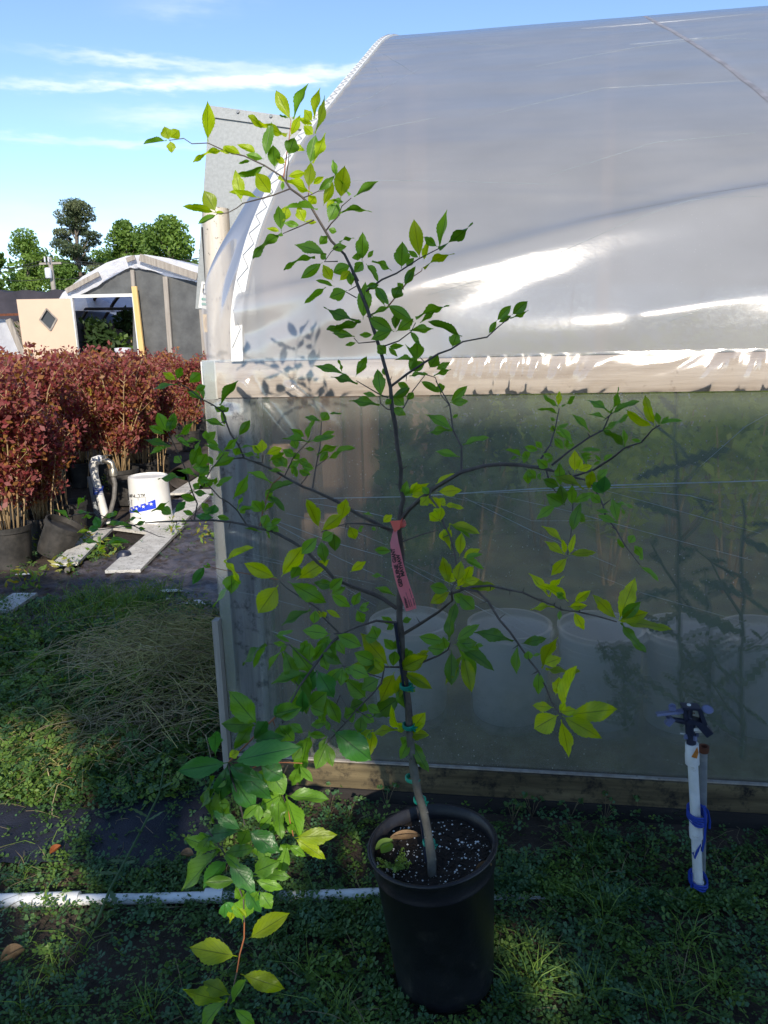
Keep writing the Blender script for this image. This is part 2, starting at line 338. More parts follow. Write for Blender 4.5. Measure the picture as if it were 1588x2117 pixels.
M_reds = [mat('red_leaf', (.22, .058, .055), .5, (.30, .10, .085), 3, trans=.3), mat('wine_leaf', (.18, .03, .036), .5, (.25, .05, .045), 3, trans=.3),
          mat('rust_leaf', (.30, .12, .045), .5, (.28, .15, .04), 3, trans=.3), mat('yellowed_leaf', (.36, .28, .04), .5, (.22, .26, .05), 3, trans=.3)]
M_stem = mat('tan_stem', (.36, .24, .12), .8, (.50, .36, .20), 12)
M_rib = mat('pink_ribbon', (.72, .20, .20), .4, (.66, .24, .27), 5, trans=.25)
M_tie = mat('green_tie', (.0, .22, .15), .4)
M_bluetie = mat('blue_cord', (.015, .05, .34), .5)
M_navy = mat('sprinkler_plastic', (.018, .022, .045), .4, (.03, .035, .06), 20)
M_navy2 = mat('sprinkler_worn_plastic', (.12, .14, .27), .4, (.18, .2, .32), 20)
M_bark = mat('mayhaw_bark', (.055, .045, .04), .7, (.12, .10, .085), 40, bump=.4, bscale=60, bdist=.002)
M_barkg = mat('grey_young_bark', (.085, .08, .07), .7, (.17, .165, .14), 22, bump=.4, bscale=60, bdist=.002)
M_twig = mat('red_twig', (.34, .12, .05), .6)
M_clov = [mat('clover_leaf', (.05, .115, .028), .5, (.09, .17, .045), 4, trans=.25, coords='Object'), mat('clover_leaf_light', (.11, .20, .035), .5, (.16, .26, .05), 4, trans=.3),
          mat('clover_leaf_blue', (.05, .125, .05), .45, (.08, .17, .07), 4, trans=.2), mat('grass_blade', (.12, .20, .035), .5, (.17, .27, .05), 4, trans=.3), mat('dry_stalk', (.16, .13, .07), .8, (.24, .19, .11), 8)]
M_straw = [mat('green_straw', (.21, .21, .07), .8, (.40, .36, .14), 3), mat('tan_straw', (.24, .19, .11), .8, (.44, .36, .20), 3)]
M_dead = [mat('orange_dead_leaf', (.38, .12, .04), .7, (.24, .07, .025), 40, trans=.2, bump=.4), mat('tan_dead_leaf', (.32, .21, .11), .7, (.18, .11, .06), 45, trans=.2, bump=.4)]
M_tree = [mat('tree_leaf', (.065, .13, .022), .6, (.12, .20, .035), .8, trans=.25), mat('tree_leaf_light', (.12, .21, .035), .6, (.17, .26, .05), .8, trans=.25),
          mat('pine_needle', (.045, .07, .028), .6, (.08, .11, .05), .8, trans=.15), mat('pine_needle_light', (.10, .12, .05), .6, (.12, .15, .07), .8)]
M_tbark = mat('tree_bark', (.10, .08, .06), .9, (.18, .15, .12), 6)
M_bare = mat('bare_twig', (.26, .20, .15), .8)
M_pole = mat('pole_wood', (.28, .25, .22), .85, (.38, .35, .31), 4)
M_strip = mat('old_painted_board', (.48, .46, .42), .8, (.70, .68, .63), 9, (1, 1, 1), bump=.4, bscale=40, col3=(.12, .1, .08), s3=55, r3=(.56, .64))
M_film = filmmat('wall_film', .38, .37, .25, (.84, .90, .82), .12, .15, .27, .9, dirt=.5)
M_tight = filmmat('tight_film', .80, .06, .07, (.86, .86, .86), .16, .12, .2, .6)
M_roof = filmmat('roof_film', .22, .12, .70, (.88, .87, .88), .17, .17, .4, .3)
M_flap = filmmat('flap_film', .45, .10, .45, (.74, .72, .76), .0, .5, .4, .2)
M_crease = mat('creased_film', (.50, .55, .58), .22, (.36, .40, .42), 30, trans=.3, spec=.8)
L_G = leafmat('mayhaw_leaf', (.075, .20, .018), (.15, .30, .026), (.035, .095, .014), .36, .42)
L_Y = leafmat('young_sunlit_mayhaw_leaf', (.21, .31, .012), (.34, .42, .014), (.12, .18, .010), .52, .4, 3.0)  # yellow green of young leaves; sunlit leaves get this brighter colour painted in too
L_B = leafmat('broad_mayhaw_leaf', (.040, .165, .030), (.065, .21, .035), (.024, .09, .02), .24, .34)
# ------------------------------------------------------------------ setting: ground
W = 2.2      # the greenhouse side wall stands in the plane Y = 2.2
def gh(x, y):
    """ground height"""
    h = .012*mnoise.noise(Vector((x*3, y*3, 0))) + .02*mnoise.noise(Vector((x*.8, y*.8, 3)))
    mx, my = (x+1.35)/.75, (y-2.75)/.75
    h += .10*math.exp(-(mx*mx+my*my))
    return h - .01
gr = MB()
xs = np.concatenate([np.linspace(-900, -30, 8)[:-1], np.linspace(-30, -6, 12)[:-1], np.linspace(-6, 2.5, 150)[:-1], np.linspace(2.5, 12, 14)[:-1], np.linspace(12, 900, 8)])
ys = np.concatenate([np.linspace(-900, -12, 8)[:-1], np.linspace(-12, .4, 14)[:-1], np.linspace(.4, 7, 120)[:-1], np.linspace(7, 30, 16)[:-1], np.linspace(30, 900, 8)])
gv = [(x, y, gh(x, y)) for y in ys for x in xs]; nx = len(xs)
gr.add(gv, [(j*nx+i, j*nx+i+1, (j+1)*nx+i+1, (j+1)*nx+i) for j in range(len(ys)-1) for i in range(nx-1)])
obj('ground', gr, M_ground, kind='structure', ang=None)
def patch(name, pts, m_, lift, label, n=26, crumple=.01):
    """a sheet lying on the ground inside a polygon of photo points"""
    poly = [G(*p) for p in pts]
    x0, x1 = min(p.x for p in poly), max(p.x for p in poly); y0, y1 = min(p.y for p in poly), max(p.y for p in poly)
    def ins(x, y):
        c = False
        for i in range(len(poly)):
            a, b = poly[i], poly[i-1]
            if (a.y > y) != (b.y > y) and x < (b.x-a.x)*(y-a.y)/(b.y-a.y)+a.x: c = not c
        return c
    mb = MB(); st = max(x1-x0, y1-y0)/(n*2.2); k = {}
    nxx = int((x1-x0)/st)+2; nyy = int((y1-y0)/st)+2
    def vid(i, j):
        if (i, j) not in k:
            x = x0+i*st; y = y0+j*st
            mb.v.append((x, y, gh(x, y)+lift+crumple*abs(mnoise.noise(Vector((x*9, y*9, 5)))) + crumple*mnoise.noise(Vector((x*25, y*25, 1)))*.5)); k[(i, j)] = len(mb.v)-1
        return k[(i, j)]
    for i in range(nxx):
        for j in range(nyy):
            if ins(x0+(i+.5)*st, y0+(j+.5)*st):
                mb.f.append((vid(i, j), vid(i+1, j), vid(i+1, j+1), vid(i, j+1))); mb.m.append(0)
    o = obj(name, mb, m_, kind='structure', ang=None); o['label'] = label; return o
patch('ground_fabric', [(-120, 1655), (30, 1670), (210, 1690), (460, 1640), (470, 1790), (300, 1800), (150, 1790), (-120, 1800)], M_fabric, .012, 'dark blue black woven ground fabric between the weeds', crumple=.004)
patch('plastic_sheet', [(150, 1175), (300, 1125), (345, 1040), (450, 1015), (470, 1290), (250, 1300), (-80, 1330), (-80, 1230), (40, 1200)], M_sheet, .014, 'torn black plastic sheeting beside the greenhouse corner', n=60, crumple=.03)
patch('path', [(150, 1180), (340, 960), (460, 930), (460, 1060), (330, 1160), (240, 1190)], M_dirtm, .006, 'littered dirt strip beside the shrub row')

# ------------------------------------------------------------------ the long greenhouse on the right
XE = P(490, 745, W).x                    # its left end bow
XL = P(438, 1000, W).x                   # left edge of the side wall
XR = 9.0
ZH = 1.425
prof = [(2.2, 1.43), (2.222, 1.56), (2.32, 1.70), (2.51, 1.87), (2.95, 2.155), (3.71, 2.53), (4.72, 3.01), (5.6, 3.42), (6.4, 3.70), (6.95, 3.80), (7.5, 3.70), (8.5, 3.35), (10., 2.6), (11., 1.9), (11.4, 1.2), (11.5, .1)]
# smooth the profile with Catmull-Rom
def crom(pts, n=8):
    out = []
    for i in range(len(pts)-1):
        p0, p1, p2, p3 = [Vector(pts[max(0, min(len(pts)-1, j))]) for j in (i-1, i, i+1, i+2)]
        for k in range(n):
            t = k/n; out.append(.5*((2*p1)+(p2-p0)*t+(2*p0-5*p1+4*p2-p3)*t*t+(3*p1-p0-3*p2+p3)*t*t*t))
    out.append(Vector(pts[-1])); return out
pc = crom(prof, 10); pl = [0.]
for i in range(1, len(pc)): pl.append(pl[-1]+(pc[i]-pc[i-1]).length)
def prof_at(s):
    s = max(0, min(pl[-1]-1e-6, s))
    i = max(0, min(len(pl)-2, int(np.searchsorted(pl, s))-1))
    t = (s-pl[i])/(pl[i+1]-pl[i]); p = pc[i].lerp(pc[i+1], t); a, b = pc[max(0, i-1)], pc[min(len(pc)-1, i+2)]; d = (b-a).normalized()
    return p, Vector((-d.y, d.x))      # (y,z), outward normal (towards -y,+z)
def roofhit(x, y):
    d = ray(x, y); prev = None
    for i in range(1, len(pc)):
        # intersection of ray with profile segment in the YZ plane
        a, b = pc[i-1], pc[i]; e = b-a
        den = d.y*e.y - d.z*e.x
        if abs(den) < 1e-9: continue
        t = (a.x*e.y - (a.y-H)*e.x)/den; q = O + d*t
        u = (Vector((q.y, q.z))-a).dot(e)/e.dot(e)
        if t > 0 and -.001 <= u <= 1.001: return q, pl[i-1]+u*(pl[i]-pl[i-1])
    return None
def seg_d(px, py, ax, ay, bx, by):
    dx, dy = bx-ax, by-ay; t = ((px-ax)*dx+(py-ay)*dy)/(dx*dx+dy*dy); tt = min(1, max(0, t))
    return (px-ax-dx*tt), (py-ay-dy*tt), tt
ridges = []
for (x0, y0, x1, y1, amp, sg) in ((700, 640, 1660, 405, .052, .055), (1330, 650, 1760, 570, .006, .022), (450, 650, 720, 590, .034, .034), (560, 700, 760, 668, .005, .02),
                                  (700, 560, 1500, 400, .004, .05), (600, 385, 1588, 420, .002, .02), (1120, 470, 1588, 330, .003, .03), (900, 720, 1588, 620, .004, .04)):
    a = roofhit(x0, y0); b = roofhit(x1, y1)
    if a and b: ridges.append((a[0].x, a[1], b[0].x, b[1], amp, sg))
def roof_pt(x, s):
    p, n = prof_at(s); off = 0
    for (ax, as_, bx, bs, amp, sg) in ridges:
        dx, ds, t = seg_d(x, s, ax, as_, bx, bs); d2 = dx*dx+ds*ds
        if d2 < 25*sg*sg: off += amp*math.exp(-d2/(2*sg*sg))*math.sin(PI*min(1, max(.0, .08+.84*t)))**.22
    # sag between the bows, pulls from the end bow, slight general unevenness
    off += .004*mnoise.noise(Vector((x*1.3, s*3.5, 0))) + .0012*mnoise.noise(Vector((x*5+s*3, s*14, 2)))
    e = x-XE
    if e < .9:
        off += .0022*math.exp(-e/.16)*math.sin(s*40+2.5*math.sin(s*7))
    k = (s-.15)
    return Vector((x, p.x+n.x*off, p.y+n.y*off))
xg = np.concatenate([np.linspace(XE, 1.9, 190)[:-1], np.linspace(1.9, 3.3, 50)[:-1], np.linspace(3.3, XR, 40)])
sg_ = np.concatenate([np.linspace(0, 1.2, 130)[:-1], np.linspace(1.2, 5.6, 130)[:-1], np.linspace(5.6, pl[-1], 40)])
house = thing('greenhouse', 'long plastic film greenhouse with clear side wall and milky rounded roof', 'greenhouse', (XE, W, 0))
rf = MB(); rf.add([roof_pt(x, s) for s in sg_ for x in xg], [(j*len(xg)+i, j*len(xg)+i+1, (j+1)*len(xg)+i+1, (j+1)*len(xg)+i) for j in range(len(sg_)-1) for i in range(len(xg)-1)])
obj('roof_film', rf, M_roof, house, ang=None)
# side wall film: from under the hip board to the base board, wrapped round the corner post
crz = [(-.02, .5, 0)]
def wall_off(x, z):
    o = .004*mnoise.noise(Vector((x*1.5, z*2.2, 7))) + .0015*mnoise.noise(Vector((x*7, z*4, 2)))
    if z > 1.31:                                  # gathers where the film is pinched over the hip board
        b = math.sin(PI*min(1, max(0, (z-1.31)/.125)))
        sgm = min(1, max(.0, (x+.42)/.5))
        ph = x*70 + 9*math.sin(x*7.3) - 30*(z-1.37)
        o += b*(.004+.010*sgm) + b*(.0018+.0070*sgm)*(max(0, math.sin(ph))**2.5 - .35*max(0, math.sin(ph*2.1+1.7))**3)
        o += b*.0015*mnoise.noise(Vector((x*30, z*22, 0)))
    # diagonal pulls from the corner
    for (ax, az, bx, bz, amp, sg) in WPULL:
        dx, dz, t = seg_d(x, z, ax, az, bx, bz); d2 = dx*dx+dz*dz
        if d2 < 16*sg*sg: o += amp*math.exp(-d2/(2*sg*sg))*(1-t)**.5
    return o
WPULL = []
for (x0, y0, x1, y1, amp, sg) in ((505, 790, 640, 960, .012, .014), (600, 800, 720, 900, .007, .008), (480, 860, 500, 1560, .006, .02), (470, 1100, 840, 1220, .003, .006), (460, 850, 455, 1500, .006, .02)):
    a = P(x0, y0, W); b = P(x1, y1, W); WPULL.append((a.x, a.z, b.x, b.z, amp, sg))
wx = np.concatenate([np.linspace(XL, 1.6, 330)[:-1], np.linspace(1.6, XR, 60)]); wz = np.concatenate([np.linspace(.125, 1.28, 110)[:-1], np.linspace(1.28, ZH+.012, 32)])
wf = MB(); wf.add([(x, min(W+.001, W-.006-wall_off(x, z)), z) for z in wz for x in wx], [(j*len(wx)+i, j*len(wx)+i+1, (j+1)*len(wx)+i+1, (j+1)*len(wx)+i) for j in range(len(wz)-1) for i in range(len(wx)-1)])
wf.m = [1 if wf.v[q[0]][2] > 1.318 and wf.v[q[0]][0] > XL+.03 or XL+.03 < wf.v[q[0]][0] < P(524, 1200, W).x else 0 for q in wf.f]
obj('wall_film', wf, [M_film, M_tight], house, ang=None)
# return of the film round the corner
rt = MB(); rt.grid(lambda u, v: Vector((XL-.002+.004*math.sin(v*9), W-.006+u*.30, .02+v*1.4)), 8, 30); obj('corner_film', rt, M_film, house, ang=None)
# boards
hb = MB(); hb.box(((XL+.03+XR)/2, W+.022, 1.376), (XR-XL-.03, .038, .104)); obj('hip_board', hb, M_hip, house, smooth=False)
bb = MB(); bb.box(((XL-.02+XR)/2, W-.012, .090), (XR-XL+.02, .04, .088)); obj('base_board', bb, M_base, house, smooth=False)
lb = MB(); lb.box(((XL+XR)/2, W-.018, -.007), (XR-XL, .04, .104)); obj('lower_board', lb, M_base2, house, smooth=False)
bt = MB(); bt.box(((XL+XR)/2, W-.020, .1385), (XR-XL-.01, .012, .005)); obj('batten_strip', bt, M_stud, house, smooth=False)
cp = MB(); xa = P(455, 1000, W).x; xb = P(526, 1000, W).x
cp.box(((xa+xb)/2-.0, W+.05, .66), (xb-xa, .085, 1.32)); obj('corner_post', cp, M_post, house, smooth=False)
we = MB(); a = P(431, 752, W); b = P(451, 830, W); we.box(((XL+.004+xa-.006)/2+.004, W+.02, 1.376), (.046, .036, .112)); obj('board_end', we, M_white, house, smooth=False)
sb = MB(); a = G(449, 1600); sb.beam((XL-.012, W-.02, .02), (XL-.012, W-.02, .62), .02, .035, (0, 1, 0)); obj('edge_lath', sb, M_stud, house, smooth=False)
# bows (pipes under the film)
for x in (XE+.0, 1.06, 2.75, 4.45, 6.15, 7.85):
    t = MB(); t.tube([Vector((x, p.x-n.x*.028, p.y-n.y*.028)) for p, n in [prof_at(s) for s in np.linspace(0.0, pl[-1], 60)]], .02, 8); obj('bow', t, M_galv, house)
t = MB(); t.tube([(XE, 6.95, 3.74), (XR, 6.95, 3.74)], .018, 8); obj('ridge_purlin', t, M_galv, house)
# lock channel with wiggle wire along the end bow
ch = MB(); rows = []
for s in np.linspace(0, 8.0, 200):
    p, n = prof_at(s); a = Vector((XE-.014, p.x+n.x*.010, p.y+n.y*.010)); rows += [a, a+Vector((.036, 0, 0)), a+Vector((.036, -n.x*.022, -n.y*.022)), a+Vector((0, -n.x*.022, -n.y*.022))]
ch.add(rows, [(4*i+j, 4*i+(j+1) % 4, 4*i+4+(j+1) % 4, 4*i+4+j) for i in range(199) for j in range(4)]); obj('lock_channel', ch, M_white, house, ang=30)
wwp = []
for k in range(0, 150):
    s = .04+k*.052; p, n = prof_at(s); wwp.append(Vector((XE-.008+(.026 if k % 2 else 0), p.x+n.x*.0135, p.y+n.y*.0135)))
t = MB(); t.tube(wwp, .0011, 4); obj('wiggle_wire', t, M_grey, house)
# loose flap of film outside the channel, and the end wall film with its studs
def flap(u, v):
    s = .0+v*1.0; p, n = prof_at(s)
    w = (.085*(1-v)**.7 + .03*math.sin(v*PI) + .045*(v*(1-v))*math.sin(v*9))
    return Vector((XE-.012-u*w, p.x+.008+u*.02*math.sin(v*5+u*3)+.003*math.sin(u*10+v*9), p.y+.002*math.sin(u*9)))
fl = MB(); fl.grid(flap, 22, 60); obj('film_flap', fl, M_flap, house, ang=None)
def endz(y):
    for i in range(1, len(pc)):
        if pc[i].x >= y: t = (y-pc[i-1].x)/max(1e-6, pc[i].x-pc[i-1].x); return pc[i-1].y+(pc[i].y-pc[i-1].y)*t
    return .1
ef = MB(); yy = np.linspace(W+.3, 11.45, 60)
ef.add([(XE-.02+.01*math.sin(y*9+k), y, z) for k, y in enumerate(yy) for z in (.05, endz(y)-.02)], [(2*i, 2*i+1, 2*i+3, 2*i+2) for i in range(59)])
obj('end_film', ef, M_roof, house)
for y in (2.55, 3.3, 4.4, 5.4, 6.9, 8.3, 9.6):
    t = MB(); t.box((XE+.04, y, endz(y)/2-.03), (.09, .04, endz(y)-.1)); obj('end_stud', t, M_warm, house, smooth=False)
for x, y in ((P(868, 500, 4.2).x, 4.2), (P(1250, 500, 6.5).x, 6.5), (2.6, 6.5)):
    t = MB(); z = endz(y); t.box((x, y, z/2-.02), (.09, .09, z-.06)); obj('inside_post', t, M_warm, house, smooth=False)
# creases and taped seams of the film: thin raised pleats
cr = MB()
def crease(pts, w=.0011, roof=False, sub=8):
    q = []
    for i in range(len(pts)-1):
        for k in range(sub):
            t = k/sub; x = pts[i][0]+(pts[i+1][0]-pts[i][0])*t; y = pts[i][1]+(pts[i+1][1]-pts[i][1])*t
            if roof:
                h = roofhit(x, y)
                if not h: continue
                r = roof_pt(h[0].x, h[1]); _, n = prof_at(h[1]); q.append(r+Vector((0, n.x, n.y))*.0008)
            else:
                a = P(x, y, W); o = wall_off(a.x, a.z); a.y = W-.0068-o; q.append(a)
    if len(q) > 2: cr.tube(q, [w*math.sin(PI*(.06+.88*i/(len(q)-1)))**.5 for i in range(len(q))], 4, False)
crease([(640, 1030), (840, 1026), (1100, 1010), (1240, 1003), (1588, 992), (1900, 980)], .0020)
crease([(1000, 1019), (1240, 1008), (1420, 1003)], .0012)
for c in ([(905, 1020), (1020, 1045), (1100, 1075), (1310, 1072)], [(960, 1030), (1100, 1100), (1300, 1180)], [(1030, 1022), (1180, 1055), (1330, 1100), (1588, 1165)], [(1250, 1012), (1400, 1050), (1600, 1110)],
          [(1210, 1182), (1330, 1225), (1588, 1300)], [(830, 1155), (960, 1220), (1110, 1300), (1160, 1337)], [(835, 1170), (900, 1200), (1000, 1262), (1130, 1325)], [(560, 1070), (690, 1120), (810, 1150)],
          [(590, 1060), (720, 1095), (810, 1130)], [(640, 1035), (760, 1060), (830, 1075)], [(520, 1145), (660, 1180), (800, 1260)], [(440, 1180), (500, 1220), (560, 1240), (640, 1262)], [(560, 1075), (700, 1150), (830, 1210)],
          [(500, 1150), (620, 1170), (800, 1215)], [(560, 1300), (640, 1330)], [(1440, 960), (1540, 880), (1588, 850)], [(1300, 1010), (1420, 1020), (1480, 1035)], [(980, 1290), (1100, 1345), (1190, 1385)]):
    crease([(x+random.uniform(-5, 5), y+random.uniform(-4, 4)) for x, y in c], random.choice((.0004, .0006, .0009)))
for c in ([(680, 240), (760, 205), (880, 130)], [(650, 275), (760, 235), (800, 215)], [(640, 300), (800, 260), (930, 240)], [(600, 395), (700, 372), (900, 378), (1200, 385)], [(880, 620), (1100, 560), (1420, 445), (1588, 430)],
          [(820, 75), (850, 88), (900, 100)], [(790, 110), (830, 130), (860, 160)], [(770, 130), (790, 160), (800, 185)], [(840, 70), (980, 90), (1120, 100)], [(1100, 140), (1300, 100), (1588, 60)], [(1130, 370), (1350, 300), (1588, 270)],
          [(1200, 60), (1400, 40), (1588, 30)], [(1300, 90), (1450, 80), (1588, 84)], [(1000, 240), (1250, 180), (1588, 165)], [(1380, 665), (1420, 655), (1460, 640)]):
    crease([(x+random.uniform(-6, 6), y+random.uniform(-4, 4)) for x, y in c], .00055, True)
tp_ = MB(); rows = []
for k in range(41):
    u = k/40; x = 1288+u*360; y = 14+u*150+u*u*95; h = roofhit(x, y)
    if h: c = roof_pt(h[0].x, h[1]); _, n_ = prof_at(h[1]); nn = Vector((0, n_.x, n_.y))*.0016; rows += [c+nn-Vector((.012, 0, 0)), c+nn*1.6, c+nn+Vector((.012, 0, 0))]
tp_.add(rows, [(3*i+j, 3*i+j+1, 3*i+j+4, 3*i+j+3) for i in range(len(rows)//3-1) for j in range(2)])
obj('bow_line_strip', tp_, mat('bow_line_strip', (.22, .22, .25), .6, (.34, .34, .38), 9, trans=.2), house)  # dark strip added on the film in place of the bow hidden beneath
obj('crease_lines', cr, M_crease, house, stuff=True)
# inside floor, plants and buckets seen through the film
fi = MB(); fi.box(((XE+.05+XR)/2, (W+.1+11.3)/2, .012), (XR-XE-.2, 11.2-W, .02)); o = obj('floor', fi, mat('mossy_floor', (.10, .10, .07), .9, (.20, .22, .12), 6, bump=.5), kind='structure', smooth=False)

def leafcloud(mb, n, c, r, size, mi=0, flat=.6, shell=.0, up=.35, seed=0):
    """n leaf-shaped quads spread in an ellipsoid"""
    rg = np.random.default_rng(seed or random.randrange(1 << 30))
    d = rg.normal(size=(n, 3)); d /= np.linalg.norm(d, axis=1)[:, None]
    rad = (shell+(1-shell)*rg.random(n)**(1/2.2))[:, None]
    p = np.array(c)+d*rad*np.array(r)
    a = rg.normal(size=(n, 3)); a /= np.linalg.norm(a, axis=1)[:, None]
    nrm = rg.normal(size=(n, 3)); nrm[:, 2] += up*3; b = np.cross(a, nrm); b /= np.linalg.norm(b, axis=1)[:, None]+1e-9
    s = size*(.6+.8*rg.random(n))[:, None]
    vs_ = np.stack([p-a*s*.5, p+b*s*flat*.5-a*s*.05, p+a*s*.5, p-b*s*flat*.5-a*s*.05], 1).reshape(-1, 3)
    k = len(mb.v); mb.v += vs_.tolist(); mb.f += [(k+4*i, k+4*i+1, k+4*i+2, k+4*i+3) for i in range(n)]
    if isinstance(mi, (list, tuple)): mb.m += [mi[j] for j in rg.integers(0, len(mi), n)]
    else: mb.m += [mi]*n
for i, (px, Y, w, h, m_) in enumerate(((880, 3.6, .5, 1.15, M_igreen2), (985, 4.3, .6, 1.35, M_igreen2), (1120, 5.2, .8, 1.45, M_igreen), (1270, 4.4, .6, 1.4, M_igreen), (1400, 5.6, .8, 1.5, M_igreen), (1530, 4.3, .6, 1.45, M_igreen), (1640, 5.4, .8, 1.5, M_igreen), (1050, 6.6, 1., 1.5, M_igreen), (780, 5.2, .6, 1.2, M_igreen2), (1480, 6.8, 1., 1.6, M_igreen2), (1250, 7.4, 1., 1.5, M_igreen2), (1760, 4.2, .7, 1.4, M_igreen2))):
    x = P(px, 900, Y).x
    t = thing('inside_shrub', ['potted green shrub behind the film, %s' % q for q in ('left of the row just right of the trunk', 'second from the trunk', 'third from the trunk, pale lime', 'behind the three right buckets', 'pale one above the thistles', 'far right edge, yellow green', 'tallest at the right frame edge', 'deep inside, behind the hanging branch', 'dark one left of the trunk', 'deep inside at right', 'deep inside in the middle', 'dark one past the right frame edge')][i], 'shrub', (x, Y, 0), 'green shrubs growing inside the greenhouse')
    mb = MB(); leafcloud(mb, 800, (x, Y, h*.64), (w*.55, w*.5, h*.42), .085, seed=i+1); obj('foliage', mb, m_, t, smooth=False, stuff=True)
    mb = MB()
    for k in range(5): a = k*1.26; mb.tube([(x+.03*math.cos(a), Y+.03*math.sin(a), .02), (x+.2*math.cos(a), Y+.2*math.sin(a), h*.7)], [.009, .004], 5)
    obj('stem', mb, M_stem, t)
def bucket(x, Y, r, h, label, embossed=False, group=None, m_=None, zb=.0):
    t = thing('bucket', label, 'bucket', (x, Y, zb), group)
    mb = MB(); mb.lathe((x, Y, zb), [(0, .003), (r*.86, 0), (r*.88, .01), (r*.97, h*.80), (r*.985, h*.80), (r*.985, h*.83), (r*.97, h*.83), (r*.98, h*.97), (r*1.03, h*.975), (r*1.03, h), (r*.95, h), (r*.93, h*.9), (r*.84, .02), (0, .02)], 48); obj('body', mb, m_ or M_bucket2, t)
    if embossed:
        mb = MB(); yf = Y-r*.95-.001
        ring = [(x-.055+.028*math.cos(a), Y-r*.93, zb+h*.50+.028*math.sin(a)) for a in np.linspace(0, 2*PI, 24)]
        mb.tube(ring, .0022, 5, False); obj('embossed_ring', mb, M_bucket2, t)
        text('OI', t, M_grey, (x-.067, yf, zb+h*.46), (0, 0, 1), (-1, 0, 0), .026, 'embossed_mark', .001)
        text('6r IO', t, M_grey, (x+.04, yf, zb+h*.42), (0, 0, 1), (-1, 0, 0), .026, 'embossed_mark', .001)
    return t
for i, (px, lab) in enumerate(((850, 'cloudy white bucket behind the film, just right of the trunk'), (1052, 'cloudy white bucket behind the film between the trunk and the embossed bucket'), (1238, 'cloudy white bucket behind the film with embossed ring mark'), (1415, 'cloudy white bucket behind the first thistle'), (1575, 'cloudy white bucket at the right frame edge behind the film'), (1760, 'cloudy white bucket past the right frame edge'))):
    Y = 2.78; x = P(px, 1380, Y).x; bucket(x, Y, .158, .37, lab, px == 1238, 'white buckets lined up inside the greenhouse', zb=.03)
# thistles inside, against the film
def thistle(px, pytop, pybot, Y, lab, seed, h_w=1.0, m_=M_weed):
    rg = random.Random(seed); b = P(px, pybot, Y); b.z = max(b.z, .05); tp = P(px+rg.uniform(-25, 25), pytop, Y)
    t = thing('thistle', lab, 'weed', (b.x, b.y, 0), 'tall weeds growing inside against the film')
    n = 14; st = [b.lerp(tp, k/n)+Vector((rg.uniform(-.006, .006), rg.uniform(-.006, .006), 0)) for k in range(n+1)]
    mb = MB(); mb.tube(st, [.009*(1-.6*k/n) for k in range(n+1)], 6)
    sides = []
    for k in range(2, n, 2):
        d = Vector((rg.choice((-1, 1))*rg.uniform(.06, .15), rg.uniform(-.02, .05), rg.uniform(.06, .16)))*h_w; q = [st[k], st[k]+d*.5+Vector((0, 0, -.01)), st[k]+d]; mb.tube(q, [.005, .004, .002], 5); sides.append(q)
    obj('stalk', mb, m_, t)
    mb = MB()
    def spiny(a, b, w):
        d = b-a; L_ = d.length; s = d.cross(Vector((0, 1, 0))).normalized(); v = []; N_ = 10
        for k in range(N_+1):
            u = k/N_; ww = w*(math.sin(PI*u)**.5)*(1.0 if k % 2 else .45); c = a+d*u+Vector((0, rg.uniform(-.004, .004), -.03*u*u*4*L_)); v += [c-s*ww, c, c+s*ww]
        mb.add(v, [(3*k+j, 3*k+j+1, 3*k+j+4, 3*k+j+3) for k in range(N_) for j in range(2)])
    for k in range(1, n):
        for sgn in (-1, 1):
            if rg.random() < .55:
                d = Vector((sgn*rg.uniform(.03, .15), rg.uniform(-.05, .06), rg.uniform(-.07, .11)))*h_w; spiny(st[k], st[k]+d, rg.uniform(.008, .026))
    for q in sides:
        for _ in range(3): a = q[1].lerp(q[2], rg.random()); spiny(a, a+Vector((rg.uniform(-.07, .07), rg.uniform(-.02, .02), rg.uniform(-.02, .06))), rg.uniform(.006, .013))
    obj('leaves', mb, m_, t, smooth=False, stuff=True)
thistle(1408, 800, 1500, 2.42, 'tall spiny weed behind the film, left of the sprinkler head', 3, 1.1)
thistle(1530, 1030, 1565, 2.33, 'dense spiny weed behind the film, right of the sprinkler head', 5, 1.2)
thistle(1470, 1180, 1500, 2.5, 'thin forked weed between the two spiny weeds', 8, .9)
thistle(1290, 1330, 1500, 2.45, 'short faint weed in front of the embossed bucket', 11, .6)

# ------------------------------------------------------------------ unseen shade caster, added behind the camera to block and dapple the sun
YC = -6.0
def cast(p, Y=YC): t = (Y-p.y)/sun_dir.y; return p+sun_dir*t
ztop = cast(Vector((0, W, 1.23))).z
DAP = [(P(660, 1612, W), .17), (G(60, 1640), .24), (G(130, 1880), .07), (G(100, 1790), .10), (G(1100, 2010), .08), (P(555, 1915, 1.02), .06), (P(540, 1985, 1.02), .05), (P(650, 1727, 1.15), .06), (G(30, 1560), .16), (G(160, 1600), .10), (G(500, 1700), .08), (P(490, 1880, 1.02), .03), (G(430, 1690), .05)]
holes = [(cast(p), r) for p, r in DAP]  # holes aimed so the sun lands on the chosen dapple spots
hd = MB(); st = .05; nxh = int(9.0/st); x00 = -.6
